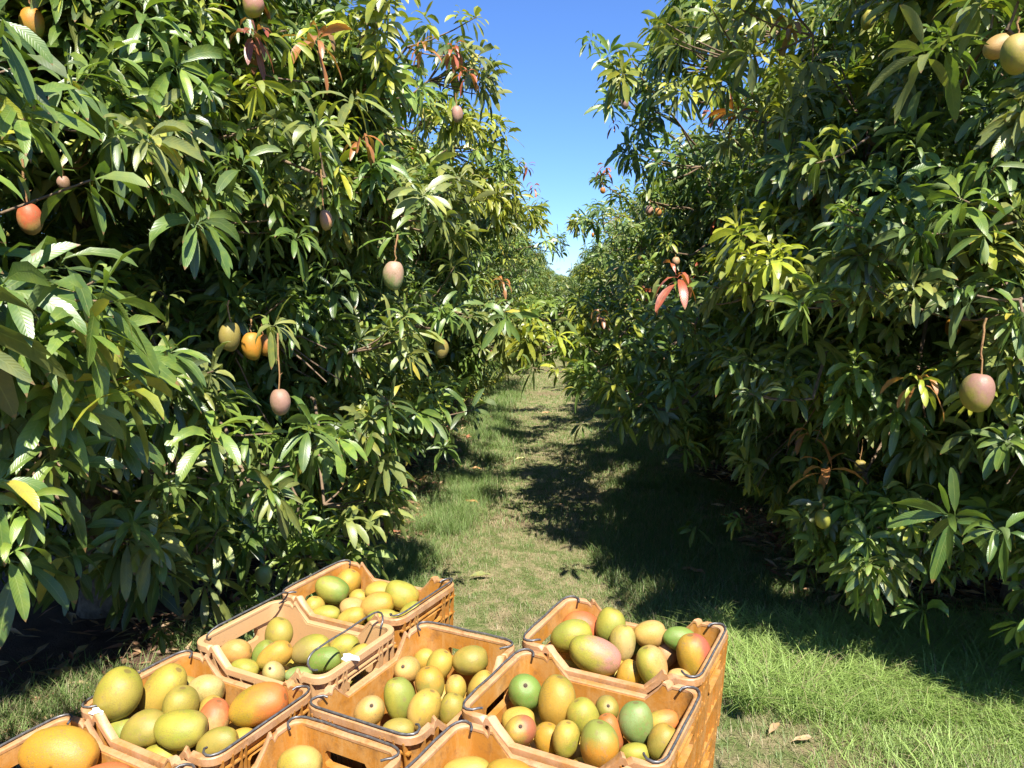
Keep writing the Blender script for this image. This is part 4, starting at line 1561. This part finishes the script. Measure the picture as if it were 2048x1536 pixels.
# px, py, width px, height px, real width m, skin, blush, amount, stalk length, label
HG = [
    (60, 438, 46, 56, .078, 'peach', 'red', 1.0, .12, 'red flushed mango hanging at the left edge above the dark hollow'),
    (128, 366, 23, 26, .05, 'palepink', 'grape', .6, .05, 'small dusky pink mango hanging just right of the red flushed one'),
    (66, 46, 40, 50, .085, 'yg', 'orange', .9, .05, 'half shaded orange green mango high in the upper left corner'),
    (252, 44, 26, 44, .075, 'yg', None, 0, .05, 'green mango hidden among leaves near the top, left of the trees edge'),
    (505, 10, 40, 44, .085, 'yg', 'pink', .9, .05, 'pink and green mango at the top edge above rust coloured leaves'),
    (651, 440, 27, 42, .058, 'peach', 'pink', .7, .16, 'slim peach pink mango hanging on a long orange stalk'),
    (788, 551, 48, 62, .092, 'palegreen', 'palepink', .8, .10, 'largest hanging mango of the left tree, grey green blushed pink'),
    (914, 228, 25, 33, .075, 'palepink', 'pink', .5, .07, 'pale pink mango under a bare stick, close to the sky'),
    (461, 673, 44, 60, .085, 'greybrown', 'yg', .4, .08, 'dull green brown mango hanging left of the orange one in shade'),
    (505, 692, 42, 58, .085, 'gold', 'orange', .8, .05, 'bright orange mango half behind a leaf spray'),
    (531, 690, 32, 46, .075, 'orange', 'duskred', .4, .05, 'dark orange mango tucked behind the bright orange one'),
    (560, 804, 46, 56, .086, 'palepink', 'grape', .7, .20, 'dusky pink mango hanging low on a long straight stalk'),
    (882, 697, 34, 42, .085, 'greybrown', 'yg', .3, .05, 'shaded grey green mango near the path side of the left tree'),
    (527, 1150, 38, 42, .085, 'palegreen', None, 0, .04, 'pale green mango near the ground behind the back left crate'),
    (865, 866, 13, 22, .055, 'palepink', 'pink', .4, .05, 'tiny pink mango hanging above the left verge grass'),
    (1250, 207, 18, 23, .08, 'palepink', 'grape', .5, .04, 'dusky pink mango high on the right tree, nearest the sky'),
    (1299, 421, 18, 21, .08, 'palepink', 'pink', .4, .05, 'pale pink mango, left one of the touching pair'),
    (1316, 424, 15, 17, .07, 'peach', 'redorange', .6, .05, 'orange pink mango, right one of the touching pair'),
    (1352, 523, 18, 20, .075, 'palepink', 'peach', .4, .04, 'pinkish mango just above the big red young leaves'),
    (1281, 515, 16, 22, .08, 'greybrown', 'yg', .4, .04, 'dark shaded mango deep in the hollow below the touching pair'),
    (1206, 381, 12, 13, .075, 'orange', 'redorange', .6, .05, 'small orange mango near the sky edge of the right row'),
    (1186, 470, 8, 10, .07, 'orange', 'red', .4, .05, 'tiny orange mango on the far part of the right row beside the sky gap'),
    (1997, 93, 44, 34, .095, 'peach', 'greybrown', .5, .04, 'peach brown mango, left one of the upper right corner pair'),
    (2034, 108, 52, 66, .10, 'yg', 'pale', .5, .05, 'large yellow green mango cut by the right edge near the top'),
    (1735, 40, 26, 34, .08, 'yg', None, 0, .04, 'green mango high in the right tree near the top edge'),
    (1956, 785, 62, 72, .105, 'yg', 'grape', 1.0, .16, 'big dusky pink mango hanging at the right edge'),
    (1213, 831, 16, 19, .085, 'green', None, 0, .05, 'dark green mango, leftmost of the cluster hanging near the grass'),
    (1242, 820, 12, 15, .07, 'peach', None, 0, .05, 'pale mango topmost in the cluster hanging near the grass'),
    (1263, 843, 16, 18, .08, 'green', None, 0, .05, 'green mango left of its twin in the low cluster'),
    (1278, 848, 16, 20, .085, 'green', 'yg', .3, .05, 'green mango right of its twin in the low cluster'),
    (1331, 876, 19, 24, .085, 'green', None, 0, .05, 'dark green mango hanging lowest, right of the cluster'),
    (1427, 779, 17, 20, .08, 'green', None, 0, .05, 'shaded green mango, upper of three deep under the right tree'),
    (1441, 797, 15, 18, .08, 'green', None, 0, .05, 'shaded green mango, middle of three deep under the right tree'),
    (1434, 812, 16, 20, .08, 'green', None, 0, .05, 'shaded green mango, bottom of three deep under the right tree'),
    (1720, 934, 26, 28, .08, 'greybrown', 'yg', .4, .12, 'brownish green mango hanging on a long bare twig'),
    (1646, 1038, 34, 40, .09, 'yg', 'green', .4, .03, 'green mango nearly hidden in the lowest leaf spray on the right'),
    (1905, 655, 30, 34, .085, 'orange', 'gold', .4, .04, 'shaded orange mango behind leaves above the big dusky pink one'),
]
HANG_POS = []
for i, (px, py, wp, hp, rw, skin, blush, amt, st, lab) in enumerate(HG):
    dist = FPX * rw / wp
    p = at(px, py, dist)
    q = Quaternion((0, 0, 1), random.uniform(0, 6.28))
    tilt = Quaternion((0, 1, 0), 1.1 if hp < wp else random.uniform(-.12, .12))
    o = mango(Vector(p), rw * .47 * max(hp / wp, 1.1), rw * .44, tilt @ q, skin, blush, amt, (tilt @ q).inverted() @ Vector((.4, -.7, .9)), lab, 'mangoes hanging in the trees', False, i)
    s = link('stalk', stalk_mesh(st, i), o)
    hl = rw * .47 * max(hp / wp, 1.1)
    # the stalk rises straight up from the stem end whatever the tilt
    Mo = Matrix.Translation(Vector(p)) @ (tilt @ q).to_matrix().to_4x4() @ Matrix.Diagonal((rw * .44, rw * .44, hl, 1))
    topw = Mo @ Vector((0, 0, .93))
    s.matrix_parent_inverse = Matrix.Identity(4)
    s.matrix_basis = Mo.inverted() @ Matrix.Translation(topw)
    FRUIT_CLEAR.append((np.array(p), rw * .62, not any(k in lab for k in ('shade', 'dark', 'hidden', 'dull', 'behind'))))
    HANG_POS.append((np.array(p), st, rw))

# ------------------------------------------------------------------ trees
IN_L = O(1, -.35) - O(0, 0)          # outwards from the left row, into the alley and to the camera
IN_R = O(-1, -.45) - O(0, 0)


def lump(px, py, dist, r, n, tone=None, out=None):
    if out is IN_R and dist < 4:
        k = 1.0 if py > 850 else (1.3 if px > 1700 else 1.13)
        dist, r, n = dist * k, r * (.95 * k), int(n * 1.25)
    elif dist < 4:
        dist, r, n = dist * 1.12, r * 1.1, int(n * 1.2)
    return (at(px, py, dist), r, n, tone, out if out is not None else IN_L + np.array([0, 0, .1]))


def spray(px, py, dist, tone, out, n=10, sz=1.0, dk=1.0):
    dist *= ((1.0 if py > 850 else 1.35 if px > 1700 else 1.2) if px > 1120 else 1.1) if dist < 4 else 1
    return (at(px, py, dist), tone, np.asarray(out, float), n + 1, sz * .95, dk)


HOLES += [(at(190, 540, 3.3), .42), (at(330, 480, 3.5), .28), (at(1840, 190, 4.0), .45), (at(1400, 470, 5.0), .32), (at(640, 760, 3.6), .25), (at(1480, 830, 4.5), .4), (at(1230, 470, 6.8), .4)]
UP = np.array([0, 0, 1.0])
LR = 'mango trees of the left row'
RR = 'mango trees of the right row'
# shoots from which the hanging fruit grow (so that stalks end in foliage)
near = {}
near_l, near_r = [], []
for (p, st, rw) in HANG_POS:
    x, y, z = Oinv(p)
    lst = (near_l if y < 6.2 else near.setdefault('l2', [])) if x < 0 else (near_r if y < 6.3 else near.setdefault('r2', []) if y < 9.6 else near.setdefault('r3', []))
    lst.append((p + np.array([0, 0, st + rw * .6 + .05]) + np.array([0, .08, 0]), .11, 4, None, (IN_L if x < 0 else IN_R) * .3 + UP))

l0 = [lump(60, 1010, 1.75, .20, 9, MID), lump(10, 1100, 1.5, .14, 5, MID), lump(70, 780, 1.95, .24, 14, MID), lump(20, 640, 1.9, .22, 10, MATURE),
      lump(120, 700, 2.3, .2, 8, MID), lump(-120, 900, 1.8, .4, 22), lump(-250, 500, 2.0, .5, 30), lump(-200, 100, 2.3, .5, 30)]
build_tree((-2.75, .35), 1.85, 1.6, 3.9, 11, 2, 'nearest mango tree of the left row, its leaves reaching in at the left edge', LR, .9, l0)
l1 = near_l + [lump(300, 780, 2.6, .3, 22), lump(430, 850, 2.55, .26, 16, MID), lump(560, 960, 2.7, .25, 14), lump(240, 900, 2.4, .25, 14, MATURE),
               lump(700, 1010, 3.2, .22, 10, OLIVE), lump(440, 1110, 2.9, .18, 6, OLIVE), lump(330, 280, 2.9, .3, 18), lump(180, 230, 2.8, .3, 16, MID),
               lump(460, 430, 2.9, .26, 12), lump(640, 230, 3.1, .3, 16, OLIVE), lump(830, 420, 3.5, .3, 18, OLIVE), lump(760, 700, 3.3, .26, 12, OLIVE),
               lump(860, 830, 4.2, .25, 10), lump(500, 90, 3.0, .3, 16, FRESH), lump(780, 100, 3.6, .35, 22, FRESH), lump(600, 640, 2.9, .16, 6, OLIVE),
               lump(700, 860, 3.0, .25, 12), lump(240, 1060, 2.6, .25, 12), lump(640, 1110, 3.3, .2, 9)]
l1 += [lump(870, 80, 4.9, .32, 22, FRESH), lump(905, 150, 5.3, .3, 20, OLIVE), lump(800, 30, 4.3, .34, 22, FRESH), lump(760, 170, 4.1, .3, 18, MID)]
s1 = [spray(60, 1000, 1.75, MID, IN_L + UP, 10, .85, 1.2), spray(25, 1090, 1.7, MID, IN_L * .6 + UP, 8, .85, 1.6), spray(5, 960, 1.75, MATURE, IN_L + UP, 10, .85, 1.3), spray(110, 930, 1.9, MATURE, IN_L + UP, 9, 1, 1.3),
      spray(60, 1120, 2.1, MATURE, IN_L + UP * .6, 8, 1.1, 1.8), spray(150, 1100, 2.3, MATURE, IN_L + UP, 9, 1.05, 1.6), spray(515, 60, 3.0, RED * .6, UP + IN_L, 7, .95, 2.5), spray(640, 75, 3.2, RUST, UP + IN_L, 8, .9, 1.6), spray(590, 80, 3.0, LIME, UP + IN_L, 9, .8),
      spray(845, 85, 3.9, RUST, UP, 8, .9, 2), spray(905, 95, 4.6, RED, UP, 9, .85, 2.5), spray(935, 140, 4.8, RED, UP, 9, .8, 2),
      spray(850, 30, 4.0, FRESH, UP, 10, .9), spray(140, 150, 2.5, MATURE, UP + IN_L, 10, 1.1), spray(130, 190, 2.5, MID, UP + IN_L * .6, 11, 1.15, 1.4),
      spray(300, 275, 2.5, OLIVE, IN_L + UP * .7, 13, 1.1, 1.3), spray(405, 442, 2.55, MATURE, IN_L + UP * .5, 13, 1.1, 1.3), spray(490, 320, 2.7, MATURE, UP + IN_L * .6, 12, 1.1, 1.3),
      spray(555, 645, 2.7, OLIVE, IN_L + UP * .7, 12, .9, 1.2), spray(425, 860, 2.35, MID, UP + IN_L * .4, 12, 1.15, 1.2), spray(500, 862, 2.45, MID, UP + IN_L * .5, 10, .95, 1.2),
      spray(625, 845, 2.6, MATURE, UP + IN_L * .5, 11, .95, 1.3), spray(240, 255, 2.5, MATURE, IN_L + UP, 12, 1.15, 1.6), spray(60, 235, 2.5, MID, UP + IN_L, 9, .8, 1.6),
      spray(80, 800, 2.0, MID, UP + IN_L * .4, 10, 1.1), spray(250, 740, 2.25, MID, IN_L + UP * .6, 10, 1.0), spray(345, 700, 2.3, MATURE, IN_L + UP, 10, .95),
      spray(270, 1040, 2.3, MATURE, IN_L * .7 + UP, 10, 1), spray(740, 1040, 3.0, OLIVE, UP, 10, 1, 1.7), spray(690, 1030, 3.0, OLIVE, UP, 9, 1, 1.7),
      spray(640, 245, 2.8, OLIVE, IN_L + UP, 12, 1, 1.3), spray(715, 190, 3.0, OLIVE, IN_L + UP, 12, 1, 1.6), spray(600, 470, 2.8, MATURE, IN_L + UP, 12, 1.05, 1.4),
      spray(730, 270, 3.3, RUST * .9, IN_L + UP, 5, .8, 2)]
build_tree((-2.75, 4.2), 1.75, 2.2, 4.0, 12, 3, 'large mango tree filling the left half of the photo, hung with many pink fruit', LR, 1.75, l1, sprays=s1, size=.9)
l2 = near.get('l2', []) + [lump(940, 290, 6.5, .35, 24, FRESH), lump(985, 350, 7.0, .32, 22, MID), lump(1025, 400, 7.6, .32, 20, FRESH), lump(990, 450, 7.0, .3, 16), lump(960, 390, 6.2, .32, 22, FRESH), lump(880, 240, 5.9, .3, 22, FRESH), lump(975, 640, 6.6, .3, 18, OLIVE), lump(900, 600, 5.6, .3, 18, OLIVE), lump(1000, 690, 7.5, .3, 14, OLIVE)]
s2 = [spray(1055, 330, 7.5, RED, UP, 8, .9, 1.8), spray(1068, 370, 8, RED, UP, 8, .9, 2), spray(1005, 560, 6.2, RUST, UP, 8, .9, 2), spray(1035, 320, 6.8, MID, UP, 10, 1, 1.6)]
build_tree((-2.8, 7.9), 1.85, 2.0, 3.85, 13, 2, 'second mango tree up the left row, sunlit, rusty tips against the sky', LR, 1.1, l2, sprays=s2)
build_tree((-2.7, 11.0), 1.95, 2.0, 4.05, 14, 1, 'third mango tree up the left row, yellow green where it meets the sky', LR, .7, [lump(1060, 430, 10, .35, 20, FRESH), lump(1085, 490, 10.5, .32, 18, MID), lump(1060, 640, 10, .35, 16, FRESH)])
build_tree((-2.45, 14.2), 1.95, 2.0, 4.0, 15, 1, 'fourth mango tree up the left row, dark with a narrow sunny edge', LR, .6)

r1 = near_r + [(at(x_, y_, d_), .42, 26, DARK, IN_R) for x_, y_, d_ in ((1700, -180, 4.1), (1850, -260, 4.0), (2000, -200, 3.9), (2150, -50, 3.8))] + [lump(1990, 430, 2.5, .28, 15, MATURE, IN_R), lump(1880, 350, 2.6, .25, 12, MATURE, IN_R), lump(1780, 480, 2.7, .25, 12, MID, IN_R), lump(1560, 540, 3.6, .32, 26, LIME * .85, IN_R + UP * .4), lump(1490, 560, 3.9, .28, 16, FRESH, IN_R + UP * .4),  # unseen DARK shoots above the view, added to shade the upper right leaves
               lump(1450, 590, 3.4, .24, 14, OLIVE, IN_R), lump(1680, 590, 3.0, .28, 16, MID, IN_R), lump(1980, 600, 2.4, .2, 8, MATURE, IN_R), lump(1710, 740, 2.7, .12, 3, OLIVE, IN_R),
               lump(2020, 900, 2.2, .16, 5, MATURE, IN_R), lump(1900, 1010, 2.3, .14, 4, MATURE, IN_R), lump(1640, 960, 2.9, .16, 5, MATURE, IN_R), lump(2010, 1080, 2.3, .14, 4, OLIVE, IN_R),
               lump(1580, 800, 3.2, .2, 8, MATURE, IN_R), lump(1420, 110, 4.2, .35, 24, OLIVE, IN_R), lump(1500, 240, 3.9, .3, 16, OLIVE, IN_R), lump(1690, 270, 3.2, .2, 8, MID, IN_R), lump(1350, 200, 4.6, .3, 20, FRESH, IN_R),
               lump(1850, 640, 2.6, .25, 12, OLIVE, IN_R), lump(1560, 60, 3.6, .3, 14, OLIVE, IN_R), lump(1800, 860, 2.7, .2, 8, MATURE, IN_R), lump(1350, 330, 4.8, .3, 16, MATURE, IN_R)]
sr1 = [spray(1352, 548, 3.2, RED, UP + IN_R * .3, 7, 1.0, 2.2), spray(1350, 546, 3.3, MID, UP, 8, 1.0, 1.2), spray(1580, 40, 3.4, RUST * .8, UP, 8, 1.1, 2), spray(1620, 862, 4.05, RUST * .8, UP, 7, 1, 2.5),
       spray(1650, 930, 4.05, RUST * 1.3, UP, 5, 1, 1), spray(1835, 752, 2.5, RUST * 1.2, UP, 4, .9, 2.5), spray(1838, 755, 2.45, LIME, UP, 9, 1, 1.8), spray(1708, 730, 2.6, MID, UP + IN_R * .4, 10, .95, 1.2),
       spray(1790, 360, 2.4, MATURE, UP + IN_R * .5, 11, 1.05, 1.3), spray(1920, 395, 2.3, MID, UP + IN_R * .5, 12, 1.1, 1.1), spray(1975, 440, 2.2, MATURE, UP * .4 + IN_R, 11, 1.05, 1.3),
       spray(1830, 290, 2.5, MATURE, UP + IN_R * .4, 10, 1.0, 1.3), spray(1680, 265, 3.0, FRESH, UP, 11, 1.05, 1.6), spray(1400, 140, 4.0, FRESH, UP, 11, 1, 1.5), spray(1560, 120, 3.3, FRESH, UP, 10, 1, 1.5),
       spray(1560, 500, 2.9, LIME, UP + IN_R * .2, 13, 1, 1.4), spray(1540, 515, 2.8, LIME, UP + IN_R * .3, 12, .95, 1.5), spray(1500, 510, 3.0, FRESH, UP + IN_R * .2, 12, .95, 1.5), spray(1890, 1030, 2.2, MATURE, UP * .3 + IN_R, 11, 1.0, .9),
       spray(1990, 1060, 2.2, MATURE, UP * .4 + IN_R, 9, .9, 1.4), spray(1625, 985, 2.8, MATURE, UP, 11, 1.0, 1.1), spray(1745, 945, 2.7, OLIVE, UP, 5, .9, 2.5), spray(1970, 640, 2.2, MID, UP, 8, 1, 2),
       spray(1485, 370, 3.6, FRESH, UP, 10, 1, 1.8), spray(1470, 720, 3.4, MATURE, UP, 11, 1, 1.6), spray(1580, 770, 3.0, DARK, UP, 12, 1.1, 1.6), spray(2010, 300, 2.1, MATURE, IN_R + UP, 9, 1.1, 1.4)]
build_tree((2.85, 4.55), 1.8, 1.95, 4.1, 21, 3, 'large mango tree filling the right side of the photo, half in its own shade', RR, 1.7, r1, sprays=sr1, size=.92)
r2 = near.get('r2', []) + [lump(1190, 720, 5.6, .34, 26, MID, IN_R), lump(1105, 690, 6.0, .32, 32, FRESH * .9, IN_R), lump(1085, 640, 6.6, .24, 18, FRESH, IN_R), lump(1130, 745, 5.7, .26, 20, MID, IN_R), lump(1180, 660, 6.0, .3, 24, FRESH * .9, IN_R), lump(1290, 700, 5.4, .32, 20, MATURE, IN_R), lump(1250, 790, 5.2, .22, 10, MID, IN_R), lump(1130, 640, 6.6, .3, 14, LIME * .8, IN_R),
      lump(1200, 620, 6.6, .3, 16, MID, IN_R), lump(1350, 650, 4.8, .25, 14, MID, IN_R), lump(1275, 220, 6.0, .26, 20, MATURE, IN_R), lump(1370, 90, 5.8, .32, 20, FRESH, IN_R), lump(1320, 820, 5.0, .2, 8, DARK, IN_R), lump(1210, 330, 6.4, .3, 18, MATURE, IN_R)]
r2 += [lump(1225, 240, 6.0, .24, 16, MATURE, IN_R), lump(1205, 325, 6.4, .24, 16, MID, IN_R), lump(1255, 165, 5.8, .26, 18, FRESH, IN_R), lump(1430, 40, 5.2, .36, 24, MID, IN_R), lump(1500, 60, 4.9, .34, 22, OLIVE, IN_R), lump(1380, 130, 5.4, .34, 22, MATURE, IN_R), lump(1280, 300, 6.2, .32, 22, MATURE, IN_R)]
sr2 = [spray(1110, 735, 5.4, FRESH, IN_R + UP, 12, 1, 1.3), spray(1160, 680, 5.5, LIME * .8, UP, 12, 1, 1.3), spray(1225, 770, 5.0, FRESH, IN_R + UP, 12, 1, 1.4), spray(1290, 700, 5.0, MID, IN_R + UP, 12, 1, 1.3), spray(1090, 655, 5.9, FRESH, UP, 12, 1, 1.3), spray(1150, 775, 5.1, MATURE, IN_R + UP, 12, 1, 1.5), spray(1240, 700, 5.2, FRESH, IN_R + UP, 12, 1, 1.3), spray(1340, 760, 4.8, MATURE, IN_R + UP, 12, 1, 1.4), spray(1200, 625, 5.6, RUST * .7, UP, 9, 1, 2.5), spray(1228, 240, 6.0, RED * .8, UP, 8, .8, 2), spray(1212, 332, 6.6, RED * .7, UP, 6, .75, 2), spray(1115, 670, 5.6, LIME, UP, 9, .95, 1.3), spray(1165, 720, 5.2, MID, IN_R + UP, 11, 1, 1.2), spray(1250, 625, 5.2, FRESH, UP, 9, 1, 1.4)]  # fresh and lime tones lighten the low branch as though sunlit
build_tree((2.85, 7.9), 1.9, 1.9, 3.9, 22, 2, 'second mango tree up the right row, low leafy branch reaching over the path', RR, 1.15, r2, sprays=sr2)
build_tree((2.8, 11.2), 1.95, 1.95, 3.9, 23, 1, 'third mango tree up the right row, mostly in deep shade', RR, 1.0, near.get('r3', []) + [lump(1100, 665, 8.9, .34, 26, MID, IN_R), lump(1075, 640, 9.0, .3, 22, FRESH, IN_R), lump(1125, 625, 9.0, .34, 26, MID, IN_R), lump(1215, 430, 9, .32, 22, MATURE, IN_R), lump(1200, 500, 9.5, .32, 22, MID, IN_R), lump(1180, 550, 10, .3, 16, FRESH, IN_R), lump(1170, 445, 10.5, .25, 10, FRESH, IN_R)])
build_tree((2.65, 14.4), 1.95, 1.95, 3.6, 24, 1, 'fourth mango tree up the right row, sunny above the low branch', RR, .6)

# the rest of both rows: copies of the two far trees
far_src = {}
for sgn, grp, src_y, seed in ((-1, LR, 17.4, 31), (1, RR, 17.2, 32)):
    x = -2.35 if sgn < 0 else 2.5
    t = build_tree((x, src_y), 1.95, 2.0, 3.9, seed, 1, 'distant mango tree merging into the far end of the %s row' % ('left' if sgn < 0 else 'right'), grp, .5)
    for i in range(1, 9):
        c = t.copy()
        C.objects.link(c)
        q = O(x + random.uniform(-.12, .12), src_y + i * 3.3)
        c.location = q
        c.rotation_euler = (0, 0, (PI if i % 2 else 0))
        c.scale = (1, 1, random.uniform(.88, 1.04) if i % 3 else .9)
        for ch in t.children:
            d = ch.copy()
            C.objects.link(d)
            d.parent = c
            if i > 2 and ch.name.split('.')[0] in ('limb',):
                bpy.data.objects.remove(d)

for x_, y_, k_ in ((-1.7, 47.5, .92), (1.5, 48.5, .86), (-.2, 51, .8)):
    src = bpy.data.objects[t.name]
    c = src.copy()
    C.objects.link(c)
    c.location = O(x_, y_)
    c.scale = (1, 1, k_)
    c['label'] = 'farthest mango tree closing the end of the grass alley under the sky gap'
    c['group'] = 'mango trees across the far end'
    for ch in src.children:
        d = ch.copy()
        C.objects.link(d)
        d.parent = c
